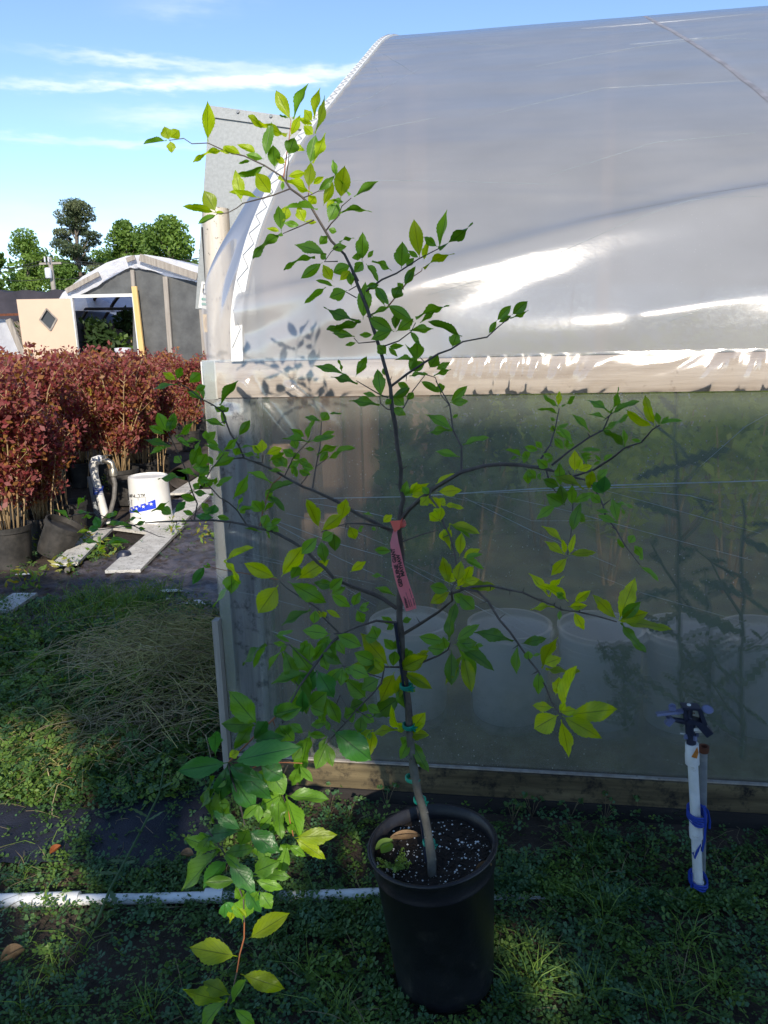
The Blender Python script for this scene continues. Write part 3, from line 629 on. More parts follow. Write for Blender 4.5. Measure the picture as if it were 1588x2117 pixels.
# fine cells only where the holes are
cells = set()
for (c, r) in holes:
    for i in range(int((c.x-r-.1-x00)/st), int((c.x+r+.1-x00)/st)+1):
        for j in range(int((c.z-r-.1)/st), int((c.z+r+.1)/st)+1):
            X, Z = x00+(i+.5)*st, (j+.5)*st
            n_ = .9*r*mnoise.noise(Vector((X*9, Z*9, 1)))
            if math.hypot(X-c.x, Z-c.z) < r+n_: cells.add((i, j))
zc = int(ztop/st)
for j in range(0, zc):
    runs = sorted(i for (i, jj) in cells if jj == j); prev = 0
    for i in runs+[nxh]:
        if i > prev: hd.box((x00+(prev+i)/2*st, YC, (j+.5)*st), ((i-prev)*st, .03, st-.0004))
        prev = i+1
for i in range(0, int(nxh*st/.2)):
    X = x00+(i+.5)*.2; hh = .03+.05*(.5+.5*mnoise.noise(Vector((X*1.1, 0, 0)))); hd.box((X, YC, zc*st+hh/2+.0002), (.2, .03, hh))
tag(obj('shade_caster', hd, M_stud, smooth=False), 'unseen wood panel added behind the camera, with holes shaped for sun dapples', 'shade caster')

# ------------------------------------------------------------------ metal sheet, round post, block behind the greenhouse corner
YP = 4.3
t = thing('metal_sheet', 'large galvanised metal sheet leaning upright behind the greenhouse corner', 'metal sheet', P(405, 640, YP))
c4 = [P(433, 218, YP), P(668, 250, YP), P(640, 665, YP), P(404, 638, YP)]
mb = MB(); th = Vector((0, .012, 0)); mb.add(c4+[c+th for c in c4], [(3, 2, 1, 0), (4, 5, 6, 7), (0, 1, 5, 4), (1, 2, 6, 5), (2, 3, 7, 6), (3, 0, 4, 7)]); obj('panel', mb, M_galv, t, smooth=False)
e = (c4[1]-c4[0]).normalized(); dn = (c4[3]-c4[0]).normalized(); up_ = -dn
mb = MB(); mb.beam(c4[0]+dn*.03-Vector((0, .004, 0)), c4[1]+dn*.03-Vector((0, .004, 0)), .012, .055, up_); obj('folded_edge', mb, M_galv, t, smooth=False)
for (x, y) in ((492, 231), (444, 633), (560, 240)): mb = MB(); mb.lathe(P(x, y, YP-.014), [(0, -.004), (.007, -.004), (.009, 0)], 10, (0, 1, 0)); obj('screw', mb, M_grey, t)
s4 = [P(417, 582, YP-.006), P(462, 586, YP-.006), P(458, 646, YP-.006), P(410, 636, YP-.006)]
mb = MB(); mb.add(s4+[c+Vector((0, .003, 0)) for c in s4], [(3, 2, 1, 0), (0, 1, 5, 4), (3, 0, 4, 7), (1, 2, 6, 5), (2, 3, 7, 6)]); st_ = obj('sticker', mb, M_white, t, smooth=False)
M_sgreen = mat('sticker_green', (.0, .28, .18), .5)
ex = (s4[1]-s4[0]).normalized(); dy = (s4[3]-s4[0]).normalized(); off = Vector((0, -.003, 0))
text('on', st_, M_ink, P(441, 599, YP-.010), -ex, dy, .062, bold=.0015)
mb = MB()
for y in (618, 628): q = P(417, y, YP-.010); mb.beam(q, q+ex*.034, .002, .012, -dy)
ring = [P(443, 622, YP-.010)+ex*(.030*math.cos(a))+dy*(.036*math.sin(a)) for a in np.linspace(0, 2*PI, 28)]; mb.tube(ring, .008, 6, False); obj('emblem', mb, M_sgreen, st_)
mb = MB(); q = P(421, 588, YP-.009)
for a, b in (((421, 588), (452, 590)), ((421, 588), (420, 598)), ((420, 598), (452, 601))): mb.tube([P(*a, YP-.009), P(*b, YP-.009)], .0012, 4)
obj('printed_box', mb, M_ink, st_)
mb = MB(); YR = 4.05; a = P(452, 800, YR); b = P(446, 432, YR); a.z = -.05
mb.tube([a, a.lerp(b, .5), b], [.082, .078, .070], 20, jitter=.03); tag(obj('round_post', mb, M_round), 'pale weathered round timber post in front of the metal sheet', 'post')
mb = MB(); a = P(426, 640, YR+.12); a.z = 0; b = P(421, 470, YR+.12); mb.beam(a, b, .02, .02, (0, 1, 0)); tag(obj('dark_rod', mb, M_ink, smooth=False), 'thin dark rod between metal sheet and round post', 'rod')
YB = 4.3; q = P(435, 668, YB); t = thing('timber_block', 'cut timber end with growth rings below the sticker', 'timber', q)
mb = MB(); mb.box(q+Vector((0, .25, 0)), (.085, .5, .10)); obj('timber', mb, M_newwood, t, smooth=False)
mb = MB()
for r in (.010, .019, .028, .037): mb.tube([q+Vector((r*math.cos(a)*.9, -.001, r*math.sin(a)*1.15)) for a in np.linspace(0, 2*PI, 20)], .0016, 4, False)
obj('growth_ring', mb, M_rust, t, stuff=True)

# ------------------------------------------------------------------ far greenhouse with the cream door
YF = 12.0
def Q(x, y, d=0.): return P(x, y, YF+d)
far = thing('far_greenhouse', 'distant greenhouse with white plastic roof edge and dark shade cloth end', 'greenhouse', (Q(280, 760).x, YF, 0))
def sheet(name, pts, m_, d, parent, thick=.02, smooth=False, label=None):
    v = [Q(x, y, d) for x, y in pts]; n = len(v); mb = MB(); mb.add(v+[p+Vector((0, thick, 0)) for p in v], [tuple(range(n))[::-1], tuple(range(n, 2*n))]+[(i, (i+1) % n, n+(i+1) % n, n+i) for i in range(n)])
    return obj(name, mb, m_, parent, smooth=smooth, label=label)
sheet('shade_cloth_panel', [(275, 556), (275, 860), (620, 860), (620, 640), (560, 605), (420, 585), (340, 570), (300, 552)], M_shade, 0, far, label='dark shade cloth covering the right of the end wall')
sheet('gable_cloth', [(170, 603), (210, 585), (268, 552), (278, 552), (278, 606), (150, 612)], M_shade, .01, far)
def zarch(pts): return [Q(*p) for p in pts]
outer = [(108, 640), (130, 605), (170, 572), (220, 543), (262, 529), (300, 526), (350, 534), (410, 551), (480, 572), (560, 600), (640, 640)]
inner = [(120, 640), (150, 617), (200, 592), (240, 565), (268, 553), (292, 556), (350, 566), (410, 585), (480, 600), (560, 622), (640, 655)]
def rib_interp(pts, t):
    k = t*(len(pts)-1); i = min(len(pts)-2, int(k)); u = k-i; return (pts[i][0]+(pts[i+1][0]-pts[i][0])*u, pts[i][1]+(pts[i+1][1]-pts[i][1])*u)
def facef(u, v):
    a = rib_interp(outer, u); b = rib_interp(inner, u); x = a[0]+(b[0]-a[0])*v; y = a[1]+(b[1]-a[1])*v
    w = .5*mnoise.noise(Vector((u*22, v*3, 0)))
    return Q(x, y+w*6*(v), -.05-.04*abs(mnoise.noise(Vector((u*30, v*5, 4)))))
mb = MB(); mb.grid(facef, 80, 8); obj('folded_plastic', mb, M_poly, far, label='white plastic folded over the end bow')
mb = MB(); mb.grid(lambda u, v: Q(*rib_interp(outer, u), -.05)+Vector((v*.3, v*16, 0)), 60, 8); obj('roof_plastic', mb, M_poly, far)
for a, b, w in (((137, 602), (205, 566), .075), ((262, 538), (279, 532), .07), ((289, 532), (408, 572), .11)):
    mb = MB(); mb.beam(Q(*a, -.14), Q(*b, -.14), w, .03, (0, 1, 0)); obj('batten', mb, M_stud, far, smooth=False)
for a, b, w in (((342, 572), (360, 830), .075), ((417, 640), (432, 830), .075), ((274, 558), (277, 600), .06)):
    mb = MB(); mb.beam(Q(*a, -.06), Q(*b, -.06), .04, w, (1, 0, 0)); obj('stud', mb, M_stud, far, smooth=False)
mb = MB(); mb.beam(Q(278, 592, -.12), Q(301, 790, -.12), .04, .085, (1, 0, 0)); obj('yellow_stud', mb, M_newwood, far, smooth=False, label='new yellow timber stud')
# doorway frame
fr = obj('door_frame', MB(), M_white, far) if False else None
mb = MB(); mb.beam(Q(147, 612, -.08), Q(168, 800, -.08), .05, .055, (1, 0, 0)); mb.beam(Q(150, 613, -.08), Q(275, 610, -.08), .05, .05, (0, 1, 0)); mb.beam(Q(277, 612, -.085), Q(297, 800, -.085), .045, .05, (1, 0, 0)); obj('door_frame', mb, M_white, far, smooth=False)
# the inside: blue grey film on ribs, black panel painted in for the unlit depth
mb = MB(); a = [Q(140, 600, .5), Q(285, 595, .5), Q(300, 668, 3.6), Q(150, 668, 3.6)]; mb.add(a, [(0, 1, 2, 3)]); obj('inner_film', mb, M_bluefilm, far)
for x in (186, 232): mb = MB(); mb.tube([Q(x+17, 608, .6), Q(x+4, 625, 1.3), Q(x-22, 668, 3.4)], .03, 6); obj('inner_rib', mb, M_ink, far)
mb = MB(); mb.tube([Q(150, 639, .9), Q(282, 638, .9)], .025, 6); obj('inner_rib', mb, M_ink, far)
mb = MB(); mb.box((Q(225, 760, 5).x, YF+5, 1.3), (3.4, .05, 2.6)); obj('dark_backing', mb, M_ink, far, smooth=False)
mb = MB(); a = Q(120, 640, .1); mb.box((a.x+.25, YF+4, .9), (.05, 7.8, 1.8)); obj('side_wall', mb, M_black, far, smooth=False)
for i, (x, y, n, r, lab) in enumerate(((195, 700, 500, .42, 'dark green leafy plant in the far doorway at left'), (240, 725, 500, .4, 'bright leaved plant low in the far doorway'), (268, 665, 300, .28, 'tall potted plant on the stand in the far doorway'))):
    c = Q(x, y, .5+.4*i); t = thing('doorway_plant', lab, 'plant', (c.x, c.y, 0)); mb = MB(); leafcloud(mb, n, c, (r, r*.7, r*.9), .13, seed=50+i); obj('foliage', mb, M_dgreen if i != 1 else M_tree[0], t, smooth=False, stuff=True)
    mb = MB(); mb.tube([(c.x, c.y, 0), c], [.02, .012], 6); obj('stem', mb, M_stem, t)
q = Q(254, 722, -.3); t = thing('plant_stand', 'cream plastic pedestal with round top in front of the far doorway', 'stand', (q.x, q.y, 0))
mb = MB(); mb.lathe((q.x, q.y, 0), [(.10, 0), (.085, .1), (.075, q.z-.1), (.085, q.z-.05)], 20); obj('pedestal', mb, M_cream, t)
mb = MB(); mb.lathe((q.x, q.y, q.z-.05), [(0, 0), (.11, 0), (.13, .03), (.13, .07), (0, .08)], 24); obj('top', mb, M_poly, t)
# the open door
dr = thing('cream_door', 'open cream door with diamond window in front of the far greenhouse', 'door', (Q(95, 800, -.5).x, YF-.5, 0))
dl = -.55; A, B_, Cc, D_ = Q(34, 619, dl), Q(147, 617, -.1), Q(170, 790, -.1), Q(58, 790, dl)
A, B_ = A, B_
ddir = (B_-A).normalized(); ddn = (D_-A).normalized(); nrm = ddir.cross(ddn).normalized()
if nrm.y > 0: nrm = -nrm
def dpt(u, v): return A.lerp(B_, u).lerp(D_.lerp(Cc, u), v)
def door_uv(px, py, off=0.):
    d = ray(px, py); t_ = (A-O).dot(nrm)/d.dot(nrm); return O+d*t_+nrm*off
dia = [door_uv(96, 638), door_uv(117, 659), door_uv(104, 683), door_uv(82, 661)]
cs = [dpt(0, 0), dpt(1, 0), dpt(1, 1), dpt(0, 1)]
mb = MB(); v = cs+dia; fs = [(0, 1, 5, 4), (1, 2, 6, 5), (2, 3, 7, 6), (3, 0, 4, 7)]
mb.add(v, fs); mb.add([p-nrm*.04 for p in v], [f[::-1] for f in fs]); n = 8
mb.add(v+[p-nrm*.04 for p in v], [(i, (i+1) % 4, 8+(i+1) % 4, 8+i) for i in range(4)]+[(4+i, 4+(i+1) % 4, 12+(i+1) % 4, 12+i) for i in range(4)]); obj('door_leaf', mb, M_cream, dr, smooth=False)
wd = MB()
for i in range(4): wd.beam(dia[i]+nrm*.006, dia[(i+1) % 4]+nrm*.006, .022, .028, nrm)
wo_ = obj('window', wd, M_stud, dr, smooth=False); mb = MB(); mb.add([p-nrm*.02 for p in dia], [(0, 1, 2, 3)]); obj('pane', mb, M_glass, wo_, smooth=False)
mb = MB()
for (x, y) in ((52, 715), (53, 725)): mb.lathe(door_uv(x, y, .005), [(0, .01), (.022, .008), (.026, 0)], 12, nrm)
obj('lock', mb, M_rust, dr); mb = MB(); mb.lathe(door_uv(62, 728), [(.03, 0), (.03, .01), (.012, .012), (.012, .04), (.028, .05), (.026, .07), (0, .075)], 16, nrm); obj('handle', mb, M_brass, dr)
# black shade-cloth house on the left, white sheet below it
t = thing('shade_house', 'low black shade cloth structure left of the cream door', 'shade house', (Q(30, 700, .8).x, YF+.8, 0))
def shf(u, v): x = -120+u*260; yt = 603+3.0*math.sin(u*26)-2*abs(math.sin(u*19)); return Q(x, yt+v*62, .8-.35*v)+Vector((0, 0, .0))
mb = MB(); mb.grid(shf, 60, 10); obj('cloth_wall', mb, M_black, t); mb = MB(); mb.grid(lambda u, v: Q(-120+u*260, 603+3*math.sin(u*26)-2*abs(math.sin(u*19)), .8)+Vector((0, v*10, -.1*v)), 60, 3); obj('cloth_roof', mb, M_black, t)
mb = MB(); mb.beam(Q(-60, 653, .2), Q(40, 650, .2), .05, .04); obj('rail', mb, M_rust, t, smooth=False)
mb = MB(); mb.beam(Q(18, 660, .25), Q(52, 742, .25), .05, .10, (1, 0, 0)); obj('leaning_stud', mb, M_stud, t, smooth=False)
mb = MB(); mb.grid(lambda u, v: Q(-60+u*(78+v*32), 660+v*80, .4)+Vector((0, .05*math.sin(u*5), 0)), 12, 8); obj('white_sheet', mb, M_poly, t, label='white plastic sheet hanging low')

# ------------------------------------------------------------------ trees, pole, wires
def limb_tree(name, label, px, pytop, pybase_w, Y, wpx, mi, n=5200, leaf=.30, group='trees behind the far greenhouse', pine=False, seed=1, crown0=.25):
    leaf *= .72; n = int(n*1.8)
    rg = random.Random(seed); top = P(px, pytop, Y); h = top.z; x = P(px, 650, Y).x; rad = sz(wpx, top)*.62
    t = thing(name, label, 'tree', (x, Y, 0), group)
    mb = MB(); mb.tube([(x, Y, -.1), (x+.15, Y, h*.35), (x-.1, Y, h*.65), (x, Y, h*.93)], [h*.022, h*.016, h*.01, h*.003], 8)
    cl = []
    k = 34 if pine else 26
    for i in range(k):
        f = crown0+(1-crown0)*(i+.5)/k; a = rg.uniform(0, 2*PI)
        env = (math.sin(PI*min(1, (f-crown0)/(1-crown0)*.92+.12)))**.55 if not pine else (1-.80*((f-crown0)/(1-crown0))**1.6)*(.75+.5*rg.random())
        rr = rad*env*rg.uniform(.45, 1.15); c = Vector((x+rr*math.cos(a), Y+rr*math.sin(a)*.8, h*f+(0 if pine else rg.uniform(-.3, .3))))
        z0 = h*max(.15, f-.12); mb.tube([(x, Y, z0), (x+rr*.5*math.cos(a), Y+rr*.4*math.sin(a), (z0+c.z)/2-.1), c], [h*.006, h*.004, h*.0015], 5)
        cl.append((c, rad*rg.uniform(.34, .52)*(.8 if pine else 1), rg.choice(mi)))
    cl.append((Vector((x, Y, h*.93)), rad*.25, mi[0]))
    obj('trunk', mb, M_tbark, t)
    cr_ = MB()
    for c, r, q in cl: leafcloud(cr_, n//len(cl), c, (r, r, r*(.42 if pine else .75)), leaf, q, flat=(.25 if pine else .6), shell=.25, up=.2, seed=rg.randrange(1 << 30))
    obj('crown', cr_, M_tree, t, smooth=False, stuff=True)
limb_tree('pine_tree', 'tall dark pine rising highest behind the far greenhouse', 176, 416, 0, 60, 118, (2, 2, 3), 9000, .42, pine=True, seed=4, crown0=.34)
limb_tree('broadleaf_tree', 'bright green round tree right of the pine, nearest it', 272, 468, 0, 66, 95, (0, 0, 1), 7000, .40, seed=5, crown0=.1)
limb_tree('broadleaf_tree', 'broad green tree between the pine and metal sheet, farthest right', 362, 462, 0, 62, 120, (0, 1), 9000, .40, seed=6, crown0=.1)
limb_tree('broadleaf_tree', 'light green feathery tree just left of the pine', 70, 492, 0, 64, 90, (1, 1, 0), 7000, .36, seed=7, crown0=.1)
limb_tree('broadleaf_tree', 'darker green tree at the left frame edge', -5, 518, 0, 60, 80, (0, 0), 6000, .38, seed=8, crown0=.1)
limb_tree('broadleaf_tree', 'green tree filling the gap between the two round trees right of the pine', 318, 480, 0, 68, 110, (0, 1), 8000, .4, seed=17, crown0=.05)
limb_tree('broadleaf_tree', 'low green tree behind the utility pole', 140, 545, 0, 58, 110, (0, 1), 6000, .36, seed=9, crown0=.05)
limb_tree('broadleaf_tree', 'green tree low behind the white arch', 225, 530, 0, 70, 110, (0, 0, 1), 6000, .40, seed=10, crown0=.05)
limb_tree('broadleaf_tree', 'tree behind the metal sheet', 460, 500, 0, 70, 120, (0, 1), 6000, .42, seed=11, crown0=.05)
limb_tree('broadleaf_tree', 'tree beyond the left frame edge', -110, 500, 0, 62, 110, (0, 1), 5000, .42, seed=12, crown0=.05)
wood = MB()
for i in range(46):
    x = -75+i*3.4+random.uniform(-1, 1); y = 88+random.uniform(-6, 6); hh = random.uniform(9.5, 12.5); leafcloud(wood, 900, (x, y, hh*.5), (3.4, 2.5, hh*.5), .6, (0, 0, 1), seed=200+i)
o = obj('far_wood', wood, M_tree, smooth=False, stuff=True); tag(o, 'continuous green wood on the horizon behind the trees', 'wood')
# bare bush
q = P(70, 610, 40); t = thing('bare_bush', 'leafless brown twiggy bush left of the utility pole', 'bush', (q.x, 40, 0)); mb = MB(); rg = random.Random(3)
for i in range(170):
    a = rg.uniform(-1.25, 1.25); L_ = rg.uniform(1.6, 2.6); b = Vector((q.x+rg.uniform(-.3, .3), 40+rg.uniform(-.5, .5), .8)); d = Vector((math.sin(a), rg.uniform(-.4, .4), math.cos(a)))
    tip = b+d*L_*1.15; tip.z -= .3*abs(a); mb.tube([b, b+d*L_*.6+Vector((0, 0, .15)), tip], [.03, .02, .008], 4, False)
obj('twigs', mb, M_bare, t, stuff=True)
YU = 38; b = P(113, 610, YU); b.z = 0; a = P(103, 532, YU); t = thing('utility_pole', 'grey wooden utility pole with transformer in front of the trees', 'utility pole', b)
mb = MB(); mb.tube([b, a], [.15, .11], 10); obj('pole', mb, M_pole, t)
q = P(99, 558, YU-.3); mb = MB(); mb.lathe(q-Vector((0, 0, .4)), [(0, 0), (.14, 0), (.16, .05), (.16, .45), (.13, .5), (0, .52)], 16); mb.tube([q+Vector((-.1, 0, .4)), q+Vector((-.1, 0, .65))], .04, 6); mb.tube([q+Vector((.1, 0, .4)), q+Vector((.1, 0, .65))], .04, 6); obj('transformer', mb, M_poly, t)
mb = MB(); mb.beam(a+Vector((-.6, 0, -.3)), a+Vector((.6, 0, -.3)), .1, .1); obj('crossarm', mb, M_pole, t, smooth=False)
w_ = MB()
for dz, x1, x2, y1, y2 in ((0, -60, 420, 548, 533), (.2, -60, 420, 553, 540), (0, -60, 420, 561, 532), (-.8, -60, 200, 566, 556)):
    a1 = P(x1, y1, YU); a2 = a+Vector((0, 0, dz-.2)); a3 = P(x2, y2, YU)
    for p_, q_ in ((a1, a2), (a2, a3)):
        w_.tube([p_.lerp(q_, k/8)+Vector((0, 0, -.25*4*(k/8)*(1-k/8))) for k in range(9)], .02, 4, False)
obj('wire', w_, M_ink, t)

# ------------------------------------------------------------------ red shrubs in pots
def shrub_mesh(seed, low_green=.2):
    rg = random.Random(seed); st_ = MB(); lf = MB()
    for i in range(20):
        a = rg.uniform(0, 2*PI); r = rg.uniform(.0, .10); b = Vector((r*math.cos(a), r*math.sin(a), .22)); sp = rg.uniform(.06, .34); h = rg.uniform(.85, 1.18)
        p = [b, b+Vector((sp*.25*math.cos(a), sp*.25*math.sin(a), h*.35)), b+Vector((sp*.7*math.cos(a), sp*.7*math.sin(a), h*.7)), b+Vector((sp*math.cos(a), sp*math.sin(a), h-.2))]
        st_.tube(p, [.006, .005, .004, .002], 5)
        for k in range(9):
            u = rg.uniform(.16, 1); j = min(2, int(u*3)); q = p[j].lerp(p[j+1], u*3-j); aa = rg.uniform(0, 2*PI); e = q+Vector((.13*math.cos(aa), .13*math.sin(aa), rg.uniform(.06, .16)))
            st_.tube([q, e], [.003, .0015], 4, False); leafcloud(lf, 26, q.lerp(e, .6), (.08, .08, .10), .042, (0, 0, 0, 0, 1, 2, 2), flat=.55, seed=rg.randrange(1 << 30))
        for k in range(3): q = p[1].lerp(p[2], rg.random()); leafcloud(lf, 14, q, (.07, .07, .10), .036, (0, 1, 2, 3), flat=.55, seed=rg.randrange(1 << 30))
        leafcloud(lf, 22, p[3]-Vector((0, 0, .05)), (.045, .045, .11), .036, (1, 0), flat=.5, seed=rg.randrange(1 << 30))
    return st_, lf
def pot_mesh(h=.26, r=.14):
    mb = MB(); mb.lathe((0, 0, 0), [(0, 0), (r*.82, 0), (r*.86, h*.2), (r*.97, h*.86), (r*1.04, h*.87), (r*1.05, h), (r*.97, h), (r*.95, h*.85), (0, h*.84)], 26, wob=lambda a, z: .012*math.sin(a*13)); return mb
protos = []
for k in range(4):
    s_, l_ = shrub_mesh(60+k); protos.append((mesh('stem', s_, M_stem), mesh('foliage', l_, M_reds, smooth=False)))
potm = mesh('pot', pot_mesh(), M_potgrey, ang=40)
shr = [(28, 1168), (92, 1130), (50, 1100), (258, 1030), (330, 985), (395, 930), (80, 1065), (172, 1005), (20, 1105), (80, 1085), (228, 1000), (118, 1060), (300, 1005), (-40, 1120), (0, 1040), (120, 1010), (240, 985), (300, 940), (360, 915), (40, 985), (160, 960), (-70, 1010), (-60, 955), (20, 935), (100, 925), (200, 925), (270, 905), (330, 890), (-30, 900), (60, 890), (140, 885), (220, 878), (300, 866), (370, 872), (415, 890), (0, 862), (90, 856), (180, 852), (260, 846), (340, 845), (400, 850), (-120, 930), (-110, 1060), (430, 862), (455, 880)]
for i, (x, y) in enumerate(shr):
    p = G(x, y); sc = 1.0+random.uniform(-.06, .1)
    lab = 'red leaved nursery shrub in a black pot, one of the dense middle rows'
    if y < 1000: lab = 'back row red shrub, its top before the ' + ('white sheet and shade house' if x < 40 else 'cream door' if x < 165 else 'far doorway' if x < 290 else 'dark shade cloth wall')
    elif i > 5: lab = 'front row red shrub ' + ('at the left frame edge' if x < 30 else 'below the cream door' if x < 165 else 'behind the white tap pipe')
    if 5 < i < 13 and y > 1000 and i > 7: lab = 'front row red shrub between the potted shrubs and the standpipe'
    if i == 0: lab = 'red leaved shrub in the black pot nearest the left frame edge'
    if i == 1: lab = 'red leaved shrub whose ribbed pot stands left of the white tap pipe'
    if i == 3: lab = 'red leaved shrub whose pot stands just left of the white bucket'
    if i == 4: lab = 'rust and yellow leaved shrub right behind the white bucket'
    if i == 5: lab = 'rust leaved shrub at the dark right end of the row'
    t = thing('red_shrub', lab, 'shrub', p, 'red leaved shrubs in nursery rows'); t.rotation_euler = (0, 0, random.uniform(0, 6.28)); t.scale = (sc, sc, sc*random.uniform(.95, 1.07))
    pr = protos[i % 4]
    for nm, me in (('pot', potm), ('stem', pr[0]), ('foliage', pr[1])):
        o = bpy.data.objects.new(nm, me); C.objects.link(o); o.parent = t
        if nm == 'foliage': o['kind'] = 'stuff'
# weeds by the row
def weedclump(name, pts, n, size, mats, label, cat, group=None, hh=.08, kind='stuff', spread=.1):
    mb = MB()
    for (x, y) in pts: p = G(x, y); leafcloud(mb, n, p+Vector((0, 0, hh*.5)), (spread, spread, hh), size, list(range(len(mats))), flat=.35, up=.1)
    o = obj(name, mb, mats, smooth=False); o['kind'] = kind; tag(o, label, cat, group); return o
weedclump('row_weeds', [(25, 1120), (60, 1140), (95, 1100), (100, 1085), (255, 985), (305, 990), (330, 960), (230, 1010), (20, 1160), (130, 1190), (60, 1215), (220, 1150), (170, 1130), (360, 1110), (430, 1120)], 70, .05, [M_clov[1], M_clov[3], M_reds[3]], 'yellow green weeds at the foot of the red shrubs', 'weeds', hh=.11, spread=.13)
weedclump('light_weed', [(150, 1120), (165, 1108), (140, 1135)], 60, .045, [M_tree[1], M_reds[3]], 'bright yellow green weed below the tap pipe', 'weed', hh=.09, spread=.07, kind='thing')
ds = MB(); rg = random.Random(31)
for k in range(330):
    x_ = rg.uniform(-70, 345); p = G(x_, rg.uniform(985, 1135) if x_ < 150 else rg.uniform(950, 1010)); a = rg.uniform(0, 6.28)
    if p.y < 4.95 or (p-G(222, 1082)).length < .25 or (p-G(315, 1080)).length < .32: continue
    h_ = rg.uniform(.35, .85); sp_ = rg.uniform(.02, .16); ds.tube([p, p+Vector((sp_*.3*math.cos(a), sp_*.3*math.sin(a), h_*.5)), p+Vector((sp_*math.cos(a), sp_*math.sin(a), h_))], [.0055, .004, .002], 4, False)
o = obj('dry_stems', ds, M_stem, stuff=True); tag(o, 'bare tan stems standing at the foot of the red shrub rows', 'stems')
# loose pots
for i, (x, y, tilt, lab) in enumerate(((108, 1150, .5, 'grey nursery pot tipped over between shrub pots'), (270, 1045, .0, 'ribbed black nursery pot left of the white bucket'), (150, 1105, 0, 'dusty ribbed nursery pot left of the tap'))):
    o = bpy.data.objects.new('nursery_pot', potm); C.objects.link(o); o.location = G(x, y)+Vector((0, 0, .02)); o.rotation_euler = (0, tilt, .3); o.scale = (.95,)*3; tag(o, lab, 'pot', 'loose nursery pots by the shrub row')

# tap on white pipe
p0 = G(222, 1082); YT = p0.y
t = thing('standpipe', 'white plastic standpipe with elbow and metal tap wound with blue wire', 'standpipe', p0)
mb = MB(); pts = [p0, P(196, 985, YT), P(193, 962, YT), P(197, 953, YT), P(206, 950, YT), P(214, 951, YT)]; mb.tube(pts, [.033, .033, .038, .040, .038, .036], 14); obj('pipe', mb, M_white, t)
mb = MB(); mb.tube([P(212, 951, YT), P(222, 953, YT), P(231, 957, YT), P(234, 968, YT)], [.022, .026, .022, .022], 10); mb.tube([P(219, 953, YT), P(219, 942, YT)], .008, 8); mb.beam(P(211, 942, YT), P(229, 941, YT), .02, .008); mb.lathe(P(233, 966, YT), [(.02, 0), (.034, -.02), (.034, -.07), (.024, -.08)], 12); obj('tap', mb, M_brass, t)
mb = MB()
for k in range(5): y = 1008+k*3.2; mb.tube([P(203+.1*k, y, YT)+Vector((.04*math.cos(a), .04*math.sin(a), .006*math.sin(a*2+k))) for a in np.linspace(0, 2*PI, 16)], .0035, 4, False)
obj('blue_wire', mb, M_bluetie, t)
mb = MB(); mb.tube([P(186, 985, YT+.06), G(205, 1080)], .026, 8); obj('support_pipe', mb, M_grey, t)
mb = MB(); hp = [P(234, 984, YT), P(238, 1000, YT-.02), P(236, 1030, YT-.05), P(228, 1060, YT-.1), G(215, 1085), G(197, 1105), G(180, 1130), G(160, 1165), G(140, 1190)]
hp = [Vector((p.x, p.y, max(p.z, .035))) for p in hp]; mb.tube(hp, .019, 10); tag(obj('garden_hose', mb, M_hose), 'dark rubber hose hanging from the tap onto the boards', 'hose')
# bucket, upside down print
p0 = G(315, 1080); h = .40; r = sz(42, P(315, 1020, p0.y))
t = thing('white_bucket', 'white bucket with upside-down print and blue star band beside the shrubs', 'bucket', p0)
mb = MB(); mb.lathe(p0, [(r*1.03, 0), (r*1.04, .03), (r*1.02, .035), (r*1.02, .06), (r*1.0, .065), (r*.95, h*.96), (r*.93, h), (r*.86, h+.004), (r*.84, h-.01), (0, h-.012)], 48); obj('body', mb, M_bucket, t)
def onb(a, z): rr = r*(1.014-.05*z/h); return p0+Vector((rr*math.sin(a), -rr*math.cos(a), z))
mb = MB(); mb.grid(lambda u, v: onb(-1.15+u*1.85, .10+v*(.038+.035*u)+.055*u), 24, 3); bd = obj('blue_band', mb, M_blue, t)
mb = MB()
for k in range(9):
    a = -1.0+k*.185; z = .120+.09*(a+1.15)/1.85+(.010 if k % 2 else -.006); c = onb(a, z)+Vector((math.sin(a), -math.cos(a), 0))*.004; xx = Vector((math.cos(a), math.sin(a), 0)); ring = [c+(xx*math.sin(q*PI/5)+Vector((0, 0, math.cos(q*PI/5))))*(.017 if q % 2 == 0 else .007) for q in range(10)]
    mb.add([c]+ring, [(0, 1+q, 1+(q+1) % 10) for q in range(10)])
obj('star', mb, M_white, bd, smooth=False, stuff=True)
for k, chx in enumerate('ALL PURP'):
    if chx == ' ': continue
    a = .25-k*.135; c = onb(a, .283-.002*k)+Vector((0, -.004, 0)); text(chx, t, M_ink, c, (-math.cos(a), -math.sin(a), 0), (0, 0, -1), .034, bold=.0006)
for k, chx in enumerate('JO'):
    a = -.55-k*.22; text(chx, t, M_grey, onb(a, .215)+Vector((0, -.004, 0)), (-math.cos(a), -math.sin(a), 0), (0, 0, -1), .06)
mb = MB(); mb.tube([onb(.25, .255), onb(-.2, .25), onb(-.8, .245)], .0014, 4); mb.tube([onb(.25, .255), onb(.24, .17)], .0014, 4); mb.tube([onb(-.12, .252), onb(-.13, .225)], .0014, 4); mb.v = [(a[0], a[1]-.003, a[2]) for a in mb.v]; obj('printed_line', mb, M_ink, t)
